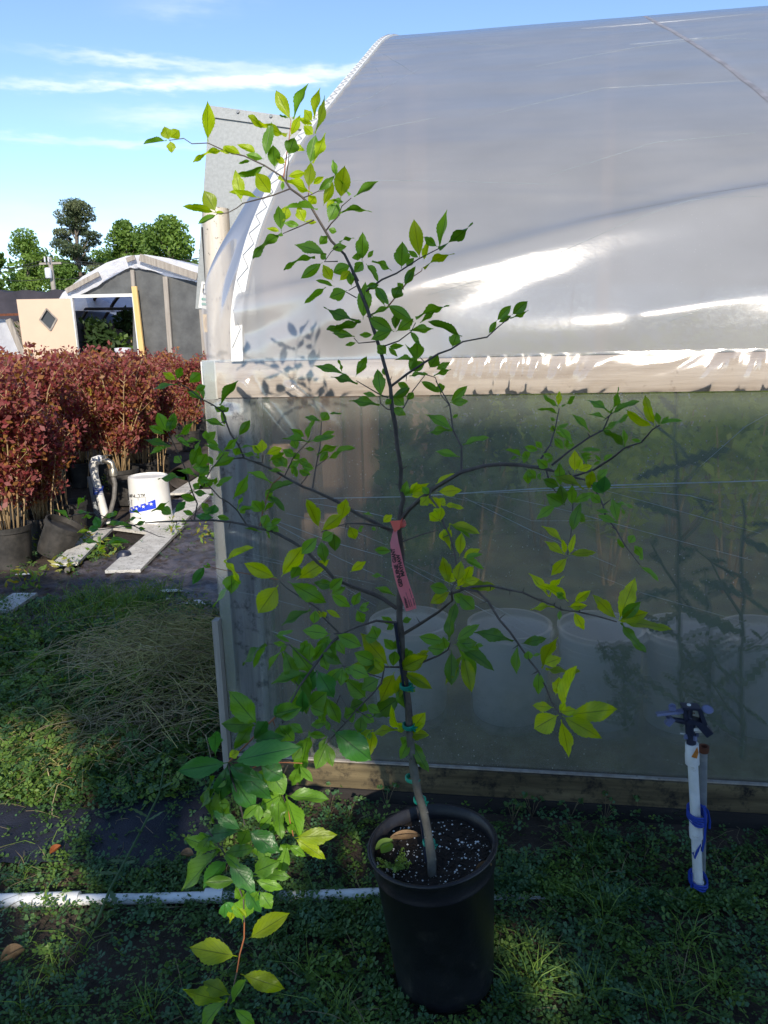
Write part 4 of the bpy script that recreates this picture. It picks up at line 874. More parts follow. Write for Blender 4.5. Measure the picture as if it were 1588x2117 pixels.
# corrugated pipe, boards, scraps
a = G(440, 965); b = G(372, 1010); a.z = b.z = .11
mb = MB(); L_ = (b-a).length; n = 90; mb.lathe(b, [(.10+.012*(k % 2 == 0), L_*k/n) for k in range(n)], 20, (a-b)); tag(obj('drain_pipe', mb, M_corr), 'dark corrugated pipe lying behind the bucket at the shaded corner', 'pipe')
def plank(pts, w, z, lab, m_=M_strip, th=.02, grp='old boards lying by the shrub row', name='board'):
    mb = MB(); q = [G(*p) for p in pts]
    for p in q: p.z = z
    for i in range(len(q)-1): mb.beam(q[i], q[i+1]+(q[i+1]-q[i]).normalized()*.012, w, th+.001*i)
    return tag(obj(name, mb, m_, smooth=False), lab, 'board', grp)
plank([(255, 1192), (300, 1148), (352, 1098)], .23, .035, 'speckled grey board nearest the camera, lit at its far end')
plank([(136, 1182), (175, 1143), (212, 1108)], .17, .05, 'white board under the hose')
plank([(345, 1100), (385, 1060), (425, 1020)], .20, .03, 'white board running on behind the bucket')
plank([(255, 1092), (330, 1102)], .22, .02, 'white board under the bucket')
plank([(370, 1032), (440, 985)], .16, .05, 'pale board at the shaded corner next to the pipe')
plank([(0, 1275), (52, 1240)], .15, .03, 'grey board end at the left frame edge')
for i, (x, y, lab) in enumerate(((355, 1233, 'small white plastic scrap on the black sheet'), (338, 1252, 'white scrap nearest the weeds'), (400, 1258, 'chipped white scrap next to the greenhouse corner'), (50, 1198, 'flat white scrap at the left by the pots'))):
    mb = MB(); c = G(x, y); c.z += .03; rg = random.Random(i); mb.add([c]+[c+Vector((math.cos(a)*rg.uniform(.04, .09), math.sin(a)*rg.uniform(.02, .05), rg.uniform(0, .015))) for a in np.linspace(0, 2*PI, 7)[:-1]], [(0, 1+k, 1+(k+1) % 6) for k in range(6)])
    tag(obj('plastic_scrap', mb, M_white, smooth=False), lab, 'scrap', 'white scraps on the ground')
q = G(258, 1160); mb = MB(); mb.lathe(q, [(0, 0), (.05, 0), (.055, .04), (.04, .07), (0, .08)], 10); tag(obj('dark_lump', mb, M_navy), 'small dark blue lump left of the grey board', 'plastic lump')

# ------------------------------------------------------------------ white irrigation pipe on the ground and sprinkler
mb = MB(); pp = [G(-140, 1880), G(0, 1872), G(60, 1870), G(180, 1866), G(300, 1862), G(450, 1860), G(640, 1856), G(790, 1853)]
for i, p in enumerate(pp): p.z = .006+.004*(i % 2)
t = thing('ground_pipe', 'white plastic water pipe half hidden in the clover left of the pot', 'pipe', pp[1])
mb.tube(pp, .0145, 14); obj('pipe', mb, M_pvc, t)
mb = MB(); mb.tube([G(-20, 1872)+Vector((0, 0, .014)), G(165, 1866)+Vector((0, 0, .014))], .0185, 14); obj('coupling', mb, M_pvc, t)
mb = MB(); mb.tube([G(425, 1861)+Vector((0, 0, .014)), G(462, 1860)+Vector((0, 0, .014))], .0195, 14); obj('coupling', mb, M_pvc, t)
pp2 = [G(1020, 1850), G(1200, 1850), G(1350, 1850), G(1440, 1852)]
for p in pp2: p.z = -.005
mb = MB(); mb.tube(pp2, .0165, 12); o = obj('buried_pipe', mb, M_pvc); tag(o, 'white pipe nearly buried in clover between pot and sprinkler', 'pipe')
YS = 1.84
sp = thing('sprinkler', 'impact sprinkler on a white pipe riser tied to a grey stake pipe', 'sprinkler', G(1445, 1855))
def S(x, y, d=0.): return P(1300+x/4.41, 1420+y/4.41, YS+d)
def rpx(w, y=1000): return sz(w/4.41/2, S(600, y))
bot = S(640, 1900); top = S(575, 515)
mb = MB(); mb.tube([Vector((bot.x, bot.y, 0)), S(632, 1800), S(600, 1000), top], rpx(90), 18); obj('riser', mb, M_pvc, sp)
for (a, b, w) in ((((576, 515)), ((580, 698)), 122), ((609, 1200), (615, 1370), 118), ((636, 1775), (640, 1850), 104)):
    mb = MB(); mb.tube([S(*a), S(a[0]+1, (a[1]+b[1])/2-4), S(a[0]+1, (a[1]+b[1])/2), S(*b)], [rpx(w-6), rpx(w-6), rpx(w), rpx(w)], 18); obj('coupling', mb, M_pvc, sp)
mb = MB(); c = S(606, 600, -.021); mb.add([S(625, 545, -.0185), S(637, 600, -.014), S(622, 655, -.0185), S(570, 640, -.0225), S(600, 590, -.022)], [(0, 4, 3, 2, 1)]); obj('glue_stain', mb, mat('orange_glue', (.55, .22, .03), .7, (.4, .12, .02), 90), sp, smooth=False)
mb = MB(); mb.tube([S(672, 1900, .05)-Vector((0, 0, .05)), S(676, 1000, .05), S(682, 580, .05)], rpx(70), 14, cap=False); obj('stake_pipe', mb, M_grey, sp)
mb = MB(); mb.lathe(S(684, 582, .05), [(rpx(82), -.004), (rpx(94), .004), (rpx(90), .014), (rpx(60), .013), (rpx(56), -.03)], 16); obj('rusty_cap', mb, M_rust, sp)
for (yy0, n, x) in ((1130, 5, 620), (1740, 3, 632)):
    mb = MB()
    for k in range(n):
        c = S(x+12, yy0+k*17, .012); mb.tube([c+Vector((rpx(152)*math.cos(a)-.0035, .037*math.sin(a), .002*math.sin(3*a+k))) for a in np.linspace(0, 2*PI, 22)], .0028, 6, False)
    obj('blue_cord', mb, M_bluetie, sp)
mb = MB(); mb.tube([S(690, 1100, -.02), S(700, 1250, -.022), S(690, 1400, -.024), S(668, 1500, -.024), S(655, 1440, -.024), S(630, 1490, -.024), S(600, 1560, -.024), S(585, 1510, -.02)], .0032, 6); mb.tube([S(575, 1700, -.015), S(572, 1830, -.01), S(580, 1960, 0)], .003, 6); mb.tube([S(690, 1090, -.02), S(720, 1130, .01), S(740, 1230, .02), S(735, 1290, .02)], .003, 6); obj('cord_end', mb, M_bluetie, sp)
# sprinkler head
mb = MB(); mb.tube([S(570, 520), S(570, 470), S(572, 430)], [rpx(84), rpx(84), rpx(78)], 16); obj('threaded_base', mb, M_navy, sp)
mb = MB()
for a in (0, 1.57, 3.14, 4.71): c = S(570, 455); mb.beam(c, c+Vector((.020*math.cos(a+.4), .020*math.sin(a+.4)-.0, .004)), .005, .012)
obj('collar_lugs', mb, M_navy2, sp, smooth=False)
mb = MB(); mb.tube([S(560, 440), S(560, 330), S(545, 270), S(560, 200)], [rpx(80), rpx(90), rpx(60), rpx(50)], 12)
mb.beam(S(480, 175), S(640, 185), .030, .006, (0, 0, 1)); mb.beam(S(635, 190), S(690, 330), .03, .010, (1, 0, 0)); mb.beam(S(505, 185), S(520, 300), .02, .008, (1, 0, 0)); mb.beam(S(520, 290), S(690, 330), .03, .011); mb.beam(S(640, 320), S(730, 420), .03, .02, (1, 0, 0)); obj('bridge', mb, M_navy, sp, smooth=False)
mb = MB(); mb.lathe(S(548, 168), [(0, .004), (.005, .003), (.005, 0)], 10); obj('bridge_screw', mb, M_white, sp)
mb = MB(); mb.tube([S(560, 330), S(470, 310), S(400, 295)], [rpx(60), rpx(50), rpx(40)], 12); obj('nozzle', mb, M_navy, sp)
mb = MB(); mb.beam(S(400, 280), S(345, 340), .016, .014, (1, 0, 1)); mb.beam(S(340, 280), S(400, 290), .02, .003); obj('nozzle_flap', mb, M_navy2, sp, smooth=False)
mb = MB(); mb.beam(S(500, 215), S(430, 235), .014, .007); mb.beam(S(440, 228), S(250, 250), .030, .006, (0, .3, 1)); mb.beam(S(365, 190), S(425, 196), .014, .010); obj('swing_arm', mb, M_navy2, sp, smooth=False)
mb = MB(); mb.tube([S(395, 178)+Vector((.007*math.cos(a), .0, .004*math.sin(a)+.002)) for a in np.linspace(0, 2*PI, 16)], .0025, 6, False); obj('arm_ring', mb, M_navy2, sp)
mb = MB(); cc = S(718, 208); axd = (O-cc).normalized()*.5+Vector((.1, 0, .7)); mb.lathe(cc, [(0, 0), (.0125, 0), (.0145, .002), (.0125, .004), (.0125, .002), (0, .002)], 24, axd); mb.beam(S(640, 205), S(680, 207), .004, .004); obj('deflector_disc', mb, M_navy2, sp)
mb = MB(); mb.tube([S(525+4*k, 232+(14 if k % 2 else 0)) for k in range(20)], .0012, 5); obj('spring', mb, M_rust, sp)
mb = MB(); mb.beam(S(585, 375), S(710, 370), .02, .008); mb.beam(S(700, 340), S(740, 430), .012, .006, (1, 0, 0)); mb.tube([S(530, 415), S(740, 408)], .0022, 6); mb.tube([S(470, 425), S(530, 432)], .0018, 6); obj('trip_collar', mb, M_white, sp, smooth=False)

# ------------------------------------------------------------------ the pot
pc_ = G(905, 2015); pc_ = Vector((-.030+.0, 0, 0)) ; fr_ = G(920, 2106); r0p = .118; PX = fr_.x-.006; PY = fr_.y+r0p; PH = .366; R1 = .142
pot = thing('black_pot', 'large black nursery pot holding the staked sapling', 'pot', (PX, PY, 0))
prf = [(0, .004), (r0p*.92, .0), (r0p*.985, .012), (r0p, .04), (r0p+(R1-r0p)*.84, PH*.845), (R1*.995, PH*.850), (R1*1.0, PH*.858), (R1*.985, PH*.868), (R1*.99, PH-.014), (R1*1.02, PH-.010), (R1*1.03, PH-.004), (R1*1.02, PH), (R1*.975, PH-.001), (R1*.965, PH*.9), (R1*.93, PH*.8), (0, PH*.8)]
mb = MB(); mb.lathe((PX, PY, 0), prf, 72, wob=lambda a, z: .012*math.sin(2*a+.6)*(z/PH)+.006*math.sin(3*a+z*9)+.004*math.sin(7*a)*(1-z/PH)); obj('wall', mb, M_blackp, pot, ang=None)
mb = MB(); mb.tube([Vector((PX+R1*1.025*math.cos(a)*(1+.012*math.sin(2*a+.6)), PY+R1*1.025*math.sin(a)*(1+.012*math.sin(2*a+.6)), PH-.004)) for a in np.linspace(0, 2*PI, 72)], .0035, 8, False); obj('rim', mb, M_blackp, pot)
ZS = PH-.035
def soilz(x, y): return ZS+.008*mnoise.noise(Vector((x*14, y*14, 0)))+.004*mnoise.noise(Vector((x*50, y*50, 0)))
mb = MB(); n1, n2 = 22, 48; vv = [Vector((PX+R1*.965*i/n1*math.cos(2*PI*j/n2), PY+R1*.965*i/n1*math.sin(2*PI*j/n2), 0)) for i in range(n1+1) for j in range(n2)]
for v in vv: v.z = soilz(v.x, v.y)
mb.add(vv, [(i*n2+j, i*n2+(j+1) % n2, (i+1)*n2+(j+1) % n2, (i+1)*n2+j) for i in range(n1) for j in range(n2)]); obj('soil', mb, M_soil, pot)
mb = MB(); rg = random.Random(5)
for k in range(430):
    a = rg.uniform(0, 2*PI); rr = R1*.93*math.sqrt(rg.random()); s = .0007+.0026*rg.random()**2.2; c = Vector((PX+rr*math.cos(a), PY+rr*math.sin(a), 0)); c.z = soilz(c.x, c.y)+s*.5
    if rg.random() < .35 and c.y > PY+.02: continue
    mb.add([c+Vector(v)*s*rg.uniform(.8, 1.2) for v in ((1, 0, 0), (-1, 0, 0), (0, 1, 0), (0, -1, 0), (0, 0, 1), (0, 0, -1))], [(0, 2, 4), (2, 1, 4), (1, 3, 4), (3, 0, 4), (2, 0, 5), (1, 2, 5), (3, 1, 5), (0, 3, 5)])
obj('perlite_grains', mb, M_perl, pot, smooth=False, stuff=True)
mb = MB(); rg = random.Random(6)
for k in range(260):
    a = rg.uniform(0, 2*PI); rr = R1*.93*math.sqrt(rg.random()); c = Vector((PX+rr*math.cos(a), PY+rr*math.sin(a), 0)); c.z = soilz(c.x, c.y)+.002; d = Vector((rg.uniform(-1, 1), rg.uniform(-1, 1), rg.uniform(-.2, .3)))*rg.uniform(.004, .011); mb.beam(c-d, c+d, .003, .0015)
obj('bark_chips', mb, M_dirtm, pot, smooth=False, stuff=True)
pot.rotation_euler = (0, math.radians(-4.5), 0)
# ferny weed in the pot and fallen leaves
def onsoil(x, y): q = G(x, y, ZS+.004); return q
c = onsoil(815, 1800); t = thing('pot_weed', 'small ferny green weed growing at the left rim of the pot', 'weed', c); mb = MB(); rg = random.Random(9)
for k in range(15):
    a = rg.uniform(0, 2*PI); L_ = rg.uniform(.02, .042); d = Vector((math.cos(a), math.sin(a)*.8, rg.uniform(.15, .8))).normalized(); 
    for j in range(7):
        u = (j+1)/7; q = c+d*L_*u+Vector((0, 0, .01)); leafcloud(mb, 6, q, (.005, .005, .003), .007, flat=.5, seed=rg.randrange(1 << 30))
obj('fronds', mb, M_clov[3], t, smooth=False)
def deadleaf(px, py, ln, ang, lab, m_, z=None, name='fallen_leaf', curl=.4, wr=.45):
    c = G(px, py, z if z is not None else 0)
    if z is None: c.z = gh(c.x, c.y)+.028
    mb = MB(); N_ = 10
    def fn(u, v):
        w = wr*math.sin(PI*(.03+.94*u))**.8*(v-.5); return c+Vector((math.cos(ang)*(u-.5)*ln-math.sin(ang)*w*ln, math.sin(ang)*(u-.5)*ln+math.cos(ang)*w*ln, curl*ln*((v-.5)**2*2.2+(u-.5)**2*1.0)*abs(math.sin(PI*(.1+.8*u)))+.004))
    mb.grid(fn, N_, 6); return tag(obj(name, mb, m_), lab, 'leaf', 'fallen leaves')
zz = ZS+.012
deadleaf(838, 1738, .07, .25, 'long curled tan dead leaf against the left rim of the pot', M_dead[1], zz, wr=.24, curl=.5)
deadleaf(795, 1752, .05, .8, 'olive half dead leaf below the tan one in the pot', M_clov[3], zz, wr=.5)
deadleaf(800, 1757, .04, 1.1, 'green fallen leaf lying on the soil inside the pot rim', L_G, zz+.008, wr=.7, curl=.1)
deadleaf(1000, 1800, .04, .5, 'dark brown dead leaf on the soil at the right of the pot', M_dead[1], zz-.004, wr=.2, curl=.8)
deadleaf(145, 1635, .08, .3, 'reddish brown dead leaf in the lit weeds at left', M_dead[0], wr=.6)
deadleaf(118, 1778, .038, 1.2, 'orange dead leaf above the white pipe', M_dead[0], curl=.7, wr=.6)
deadleaf(388, 1782, .04, .0, 'pale tan dead leaf on the black ground fabric', M_dead[1], curl=.8, wr=.7)
deadleaf(30, 2000, .055, .9, 'pale dead leaf in the clover at the lower left edge', M_dead[1], curl=1.0, wr=.6)
deadleaf(85, 1610, .05, .5, 'narrow orange brown leaf in the lit weeds at left', M_dead[0], wr=.3)
deadleaf(20, 1412, .07, .7, 'tan leaf litter at the left frame edge in the weeds', M_dead[1], wr=.35)
deadleaf(820, 2003, .04, 1.4, 'pale bark flake leaning on the lower left of the pot', M_dead[1], wr=.35)

# ------------------------------------------------------------------ the mayhaw sapling
# branches and leaves were read off enlarged crops: crop -> (x0, y0, scale)
CR = {'A': (380, 160, 3.609), 'B': (620, 560, 3.176), 'C': (300, 740, 3.0538), 'D': (820, 780, 2.6467), 'E': (820, 1140, 2.6467), 'F': (360, 1260, 2.9407), 'G': (360, 1700, 3.97), 'H': (160, 920, 5.293), 'J': (0, 700, 3.452), 'T': (780, 1050, 8.467), 'I': (0, 0, 1.0)}
def cv(c, x, y): x0, y0, s = CR[c]; return (x0+x/s, y0+y/s)
tree = thing('mayhaw_sapling', 'tall thorny mayhaw sapling with toothed green leaves growing in the black pot', 'tree', (PX-.02, PY, ZS))
TRUNK = [cv('G' if 0 else 'I', 893, 1792), (892, 1775), (890, 1757), (887, 1735), (883.7, 1712), (875, 1675), (865, 1641), (857, 1600), (850.5, 1549), (846.5, 1498), (843, 1447), (837, 1396), (832, 1358), (830, 1311), (826, 1280), (826, 1251), (827, 1227), (829, 1190), (831, 1150), (828, 1125), (825, 1097), (827, 1070), (829, 1050)] + [cv('B', *p) for p in ((680, 1500), (660, 1420), (665, 1300), (640, 1150), (625, 1000), (605, 900), (595, 760), (540, 560), (490, 400), (440, 240), (380, 95), (345, 0))] + [cv('A', *p) for p in ((1300, 1520), (1200, 1320), (1100, 1220), (940, 950), (880, 890), (795, 830), (760, 775), (735, 740), (600, 655), (450, 585), (335, 560), (180, 490), (60, 495), (0, 455))] + [(350, 290)]
soil_pt = onsoil(893, 1790); YB0 = soil_pt.y
def trunkY(y): return YB0 + (0.0 if y > 1500 else .0)+ .02*math.sin(y*.006)
br = []          # list of (photo points, Y per point)
trk = [P(x, y, trunkY(y)) for x, y in TRUNK]; trk[0].z = min(trk[0].z, ZS-.01)
br.append((TRUNK, [trunkY(y) for _, y in TRUNK]))
def near(pt, lst=None):
    best = (1e9, None)
    for pts, Ys in (lst or br):
        for i in range(len(pts)-1):
            dx, dy, t = seg_d(pt[0], pt[1], *pts[i], *pts[i+1]) if pts[i] != pts[i+1] else (0, 0, 0); d = dx*dx+dy*dy
            if d < best[0]: best = (d, Ys[i]+(Ys[i+1]-Ys[i])*t)
    return best[1]
rg = random.Random(21)
rad_t = [.0105, .0105, .0102, .0098, .0095, .0092, .009, .0088, .0086, .0084, .0083, .0082, .0082, .0082, .0082, .0078, .0072, .0068, .0066, .0065, .0066, .0062, .0058, .0055, .0052, .005, .005, .0048, .0046, .0045, .0043, .0041, .0039, .0037, .0035, .0033, .0031, .0030, .0028, .0026, .0025, .0022, .002, .0018, .0016, .0014, .0012, .001, .0009, .0008]
rad_t = (rad_t + [.0008]*20)[:len(trk)]
k0 = 9
mb = MB(); mb.tube(trk[:k0+1], rad_t[:k0+1], 12, jitter=.22)
for k_, f__ in enumerate((.12, .27, .38, .55, .71, .86)):
    i_ = int(f__*k0); c_ = trk[i_].lerp(trk[i_+1], f__*k0-i_); mb.lathe(c_+Vector((.0085*math.cos(k_*2.1), .0085*math.sin(k_*2.1)-.003, 0)), [(0, -.006), (.0035, 0), (0, .005)], 7)
obj('lower_trunk', mb, M_barkg, tree, label='smooth grey lower trunk')
rad_t = [q*(1 if i <= k0 else .84) for i, q in enumerate(rad_t)]
mb = MB(); mb.tube(trk[k0:], rad_t[k0:], 10, jitter=.2); 
def thorn(mbx, p, q):  mbx.tube([p, p.lerp(q, .5), q], [.0013, .0009, .0002], 5)
for (c, a, b) in (('B', (605, 1055), (590, 1050)), ('B', (640, 1100), (650, 1105)), ('B', (628, 1140), (612, 1130)), ('B', (650, 1250), (618, 1258)), ('B', (668, 1305), (720, 1272)), ('B', (655, 1410), (612, 1395)), ('B', (590, 730), (606, 688)), ('T', (440, 300), (515, 258)), ('T', (430, 570), (470, 520)), ('T', (430, 1790), (480, 1782)), ('T', (280, 440), (190, 443))):
    x, y = cv(c, *a); Y = trunkY(y); x2, y2 = cv(c, *b); thorn(mb, P(x, y, Y), P(x2, y2, Y-.006))
obj('trunk', mb, M_bark, tree)
# name, points, Y change at the far end, radius at the base and tip, material
BR = [
('A', [(795,830),(665,880),(575,905),(440,940),(395,975),(330,1010),(240,1020)], -.03, .0016, .0008, 0),
('A', [(970,1065),(870,1110),(740,1165)], .02, .0014, .0008, 0),
('A', [(765,775),(770,700),(780,640),(785,580)], -.01, .0012, .0007, 0),
('A', [(745,745),(770,560),(790,430),(800,320)], .03, .0013, .0007, 1),
('A', [(930,950),(930,880),(940,790)], .02, .0010, .0006, 1),
('A', [(1065,1140),(1100,1090),(1150,1040),(1180,960),(1250,900)], -.02, .0014, .0007, 0),
('A', [(885,900),(940,880),(1000,850),(1045,845)], -.02, .0012, .0006, 0),
('A', [(1150,1372),(1050,1375),(1100,1300),(1150,1260)], -.02, .0012, .0007, 0),
('A', [(1300,1550),(1230,1590)], 0, .0012, .0008, 0), ('A', [(1290,1645),(1210,1600)], 0, .0012, .0008, 0),
('I', [(757,602),(790,578),(820,565),(866,535),(907,514)], -.03, .0019, .0009, 0),
('B', [(565,250),(615,190),(690,95),(740,40),(800,0),(803,-18)], .03, .0015, .0007, 1),
('B', [(495,465),(385,475),(355,440)], .01, .0013, .0007, 0), ('B', [(440,300),(470,285),(560,240)], .0, .0011, .0007, 0),
('B', [(530,500),(565,490),(650,460),(730,400),(760,340)], -.04, .0015, .0008, 0),
('B', [(595,760),(700,680),(820,600),(910,545),(990,515),(1070,465),(1230,435),(1300,370),(1360,320),(1385,295)], -.07, .0024, .0009, 0),
('B', [(605,905),(680,900),(740,790),(825,680)], .03, .0014, .0008, 0),
('B', [(825,680),(890,700),(930,820),(980,880)], .0, .0010, .0008, 0),
('B', [(605,915),(570,905),(530,870),(525,830)], -.02, .0013, .0008, 0), ('B', [(580,832),(530,815),(480,785),(370,720)], .02, .0014, .0008, 0),
('D', [(15,790),(70,720),(130,665),(230,590),(350,520),(480,485),(570,475),(680,480),(780,495),(850,510)], -.12, .0046, .0028, 0),
('D', [(355,518),(355,380),(310,290),(290,150),(215,20)], .06, .0022, .0010, 0),
('D', [(850,480),(950,400),(1060,325),(1130,290),(1165,210),(1180,195)], -.06, .0022, .0010, 0),
('D', [(1080,505),(1180,440),(1250,385),(1340,355),(1400,285),(1440,262)], -.09, .0021, .0010, 0),
('D', [(850,510),(960,545),(1080,505)], -.02, .0022, .0020, 0),
('D', [(780,460),(840,370),(865,290),(890,170)], .03, .0018, .0008, 0), ('D', [(780,495),(780,460)], .0, .0018, .0016, 0),
('D', [(820,510),(840,590),(885,640)], -.02, .0016, .0008, 0),
('D', [(850,510),(960,545),(1030,560),(1080,600),(1130,700),(1145,765),(1200,830),(1250,920),(1330,1025)], -.12, .0023, .0009, 0),
('D', [(960,545),(965,690),(955,850),(935,970)], -.06, .0016, .0008, 0),
('D', [(30,900),(140,860),(230,835)], .0, .0017, .0009, 0),
('D', [(195,600),(180,650),(240,730),(260,810),(290,860),(320,970),(335,1100),(300,1160)], -.12, .0022, .0012, 0),
('E', [(40,450),(130,395),(230,330),(305,268),(300,215)], -.14, .0036, .0018, 0),
('E', [(290,235),(400,195),(515,187),(620,212),(690,225),(770,262),(860,295),(900,318),(1000,332),(1100,355),(1205,385)], -.06, .0024, .0012, 0),
('E', [(350,200),(445,220),(500,270),(560,370),(620,440),(670,510),(730,600),(775,655),(820,750),(850,830),(895,890)], -.10, .0026, .0012, 0),
('E', [(60,645),(145,605),(230,570),(280,540),(295,500)], -.07, .0026, .0012, 0),
('C', [(1588,1105),(1500,1065),(1350,990),(1210,905),(1060,835),(1000,815),(880,750),(800,700),(690,655),(620,630),(560,636),(520,620)], .03, .0042, .0016, 0),
('C', [(625,632),(590,550),(540,480),(510,400),(490,340),(435,300),(350,255),(270,190),(205,155)], -.05, .0020, .0009, 0),
('C', [(1055,832),(1080,680),(1105,560),(1115,400)], .04, .0017, .0009, 0), ('C', [(985,795),(1010,765),(1030,735)], 0, .0013, .0009, 0),
('C', [(880,750),(930,640),(960,600),(1030,530),(1050,500)], -.03, .0013, .0007, 0), ('C', [(1080,685),(1130,650),(1160,620)], .01, .0010, .0006, 0),
('C', [(870,740),(800,800),(770,880),(745,960),(725,1060)], -.01, .0012, .0012, 1), ('C', [(690,655),(740,662),(745,610)], -.02, .0011, .0007, 0),
('C', [(1588,1580),(1500,1520),(1440,1490),(1300,1440),(1190,1390),(1140,1330),(1090,1290),(1020,1220),(930,1160),(810,1095),(740,1080),(640,1055),(540,1035),(430,1025),(300,1028),(200,1030),(80,1035),(0,1042)], -.10, .0046, .0013, 0),
('C', [(640,1052),(580,960),(530,915),(470,880),(370,770),(310,730)], -.05, .0016, .0009, 0),
('C', [(330,920),(300,850),(280,790),(250,690),(190,560),(150,480)], -.05, .0014, .0008, 0), ('C', [(330,920),(310,1025)], 0, .0014, .0014, 0),
('C', [(380,770),(420,700),(470,640),(500,600)], -.02, .0012, .0007, 0),
('H', [(741,838),(620,880),(520,850),(330,800),(200,745),(100,745),(-60,770)], -.02, .0013, .0007, 0),
('H', [(610,880),(700,925),(800,960),(890,1000),(960,1010)], -.04, .0011, .0006, 0), ('H', [(620,880),(400,905),(240,930),(160,930)], -.03, .0012, .0007, 0),
('C', [(1560,1085),(1480,1060),(1380,1045),(1270,1045),(1230,1060)], -.08, .0022, .0012, 0), ('C', [(1270,1045),(1110,1100)], -.03, .0012, .0008, 0),
('F', [(1350,80),(1230,68),(1110,105),(1030,145),(975,148)], -.16, .0028, .0016, 0),
('C', [(850,1410),(890,1450),(950,1490),(1090,1580),(1150,1640)], .04, .0011, .0016, 0), ('F', [(870,10),(900,40),(1000,140)], .02, .0016, .0016, 0),
('F', [(1020,150),(960,200),(870,320),(810,400),(760,470),(730,530),(690,600),(660,690)], -.16, .0026, .0018, 0),
('F', [(700,575),(600,670),(500,760),(420,840),(330,930)], -.10, .0020, .0012, 1),
('F', [(330,930),(345,1010),(400,1180),(430,1310)], -.02, .0018, .0014, 0), ('G', [(250,30),(400,230),(520,500),(570,640),(577,820)], -.02, .0014, .0013, 0),
('G', [(577,820),(575,950),(540,1080),(515,1230)], -.01, .0013, .0012, 1), ('G', [(515,1230),(480,1380),(440,1470),(425,1520)], -.01, .0012, .0008, 0),
('F', [(1390,350),(1280,350),(1260,450),(1200,520),(1110,610),(1040,690),(930,810)], -.12, .0024, .0012, 0), ('F', [(1110,610),(1190,660),(1210,650)], -.02, .0014, .0008, 0),
('F', [(330,960),(460,970),(560,930),(690,930),(780,935)], .04, .0012, .0008, 1),
('F', [(850,345),(700,215),(560,210)], .0, .0013, .0007, 0), ('F', [(1020,340),(1170,385),(1260,415)], .0, .0013, .0012, 0), ('F', [(690,950),(640,1050),(660,1130),(680,1180)], .04, .0014, .0008, 0),
('F', [(1440,720),(1420,745),(1390,770)], -.02, .0010, .0006, 0), ('F', [(960,640),(1010,520),(1050,590),(1060,600)], -.02, .0010, .0008, 0),
('F', [(690,1180),(705,1290),(725,1378)], -.01, .0010, .0008, 1),
('C', [(840,1400),(660,1365),(500,1340),(380,1310)], -.08, .0009, .0006, 1),
]
BM = (M_bark, M_twig)
for (c, pts, dY, ra, rb, mi) in BR:
    q = [cv(c, *p) for p in pts]; Y0 = near(q[0]); n = len(q); L_ = [0]
    for i in range(1, n): L_.append(L_[-1]+math.hypot(q[i][0]-q[i-1][0], q[i][1]-q[i-1][1]))
    Ys = [Y0+dY*(l/L_[-1])+rg.uniform(-.003, .003)*(i > 0) for i, l in enumerate(L_)]
    pw = [P(x, y, Y) for (x, y), Y in zip(q, Ys)]; br.append((q, Ys))
    mb = MB(); mb.tube(pw, [ra+(rb-ra)*l/L_[-1] for l in L_], 8, jitter=.25)
    for i in range(1, n-1):                        # knuckles and thorns
        if ra > .0016:
            r_i = (ra+(rb-ra)*L_[i]/L_[-1]); mb.lathe(pw[i], [(0, -r_i*1.3), (r_i*1.25, 0), (0, r_i*1.3)], 6)
            if rg.random() < (.75 if c in 'DE' else .35):
                d = Vector((rg.uniform(-1, 1), rg.uniform(-.5, .2), rg.uniform(-1, 1))); ax = (pw[i+1]-pw[i]).normalized(); d = (d-ax*d.dot(ax)*.8).normalized(); thorn(mb, pw[i], pw[i]+d*rg.uniform(.010, .019))
    obj('branch', mb, BM[mi], tree)
# leaf blades: ten variants of a toothed, folded, curved blade (length 1, width 1)
def blade(seed):
    rg = random.Random(seed); N_ = 22; v = []; uv = []; fold = rg.uniform(.12, .55); cur = rg.uniform(-.28, .5); asym = rg.uniform(.9, 1.1); wv = rg.uniform(.0, .10); lob = rg.random() < .35; lp = rg.uniform(.55, .72); peak = rg.uniform(.44, .58)
    for i in range(N_+1):
        t = i/N_; u = max(0, (t-.10)/.90)
        w = .5*math.sin(PI*u**(math.log(.5)/math.log(peak)))**(1.0-.22*(u < peak)) if 0 < u < 1 else 0
        w = max(w, .022 if t < .99 else 0)
        if 0.25 < u < .97: w *= 1+(.045 if i % 2 else -.035)
        if lob and u > lp: w *= (1-.22*(1 if u < lp+.08 else .6))
        for j in (-1, -.5, 0, .5, 1):
            x = j*w*(asym if j > 0 else 1); z = abs(j)*w*fold - abs(j)*w*abs(j)*.12 + wv*math.sin(t*11+j*2)*abs(j) - cur*(t-.1)**2
            v.append((x, t-(.015 if abs(j) == 1 and i % 2 else 0), z)); uv.append((.5+j*.5, t))
    f = [(5*i+j, 5*i+j+1, 5*i+j+6, 5*i+j+5) for i in range(N_) for j in range(4)]
    return v, f, uv
BL = [blade(300+k) for k in range(12)]
def blade_mesh(k, m_):
    v, f, uv = BL[k]; me = bpy.data.meshes.new('leaf'); me.from_pydata(v, [], f); me.materials.append(m_)
    ul = me.uv_layers.new(name='UVMap'); vi = np.empty(len(me.loops), dtype=np.int32); me.loops.foreach_get('vertex_index', vi); ul.data.foreach_set('uv', np.array(uv, dtype=np.float32)[vi].ravel())
    me.polygons.foreach_set('use_smooth', [True]*len(f)); me.update(); return me
BMS = {(k, c): blade_mesh(k, m_) for k in range(12) for c, m_ in (('g', L_G), ('y', L_Y), ('b', L_B))}
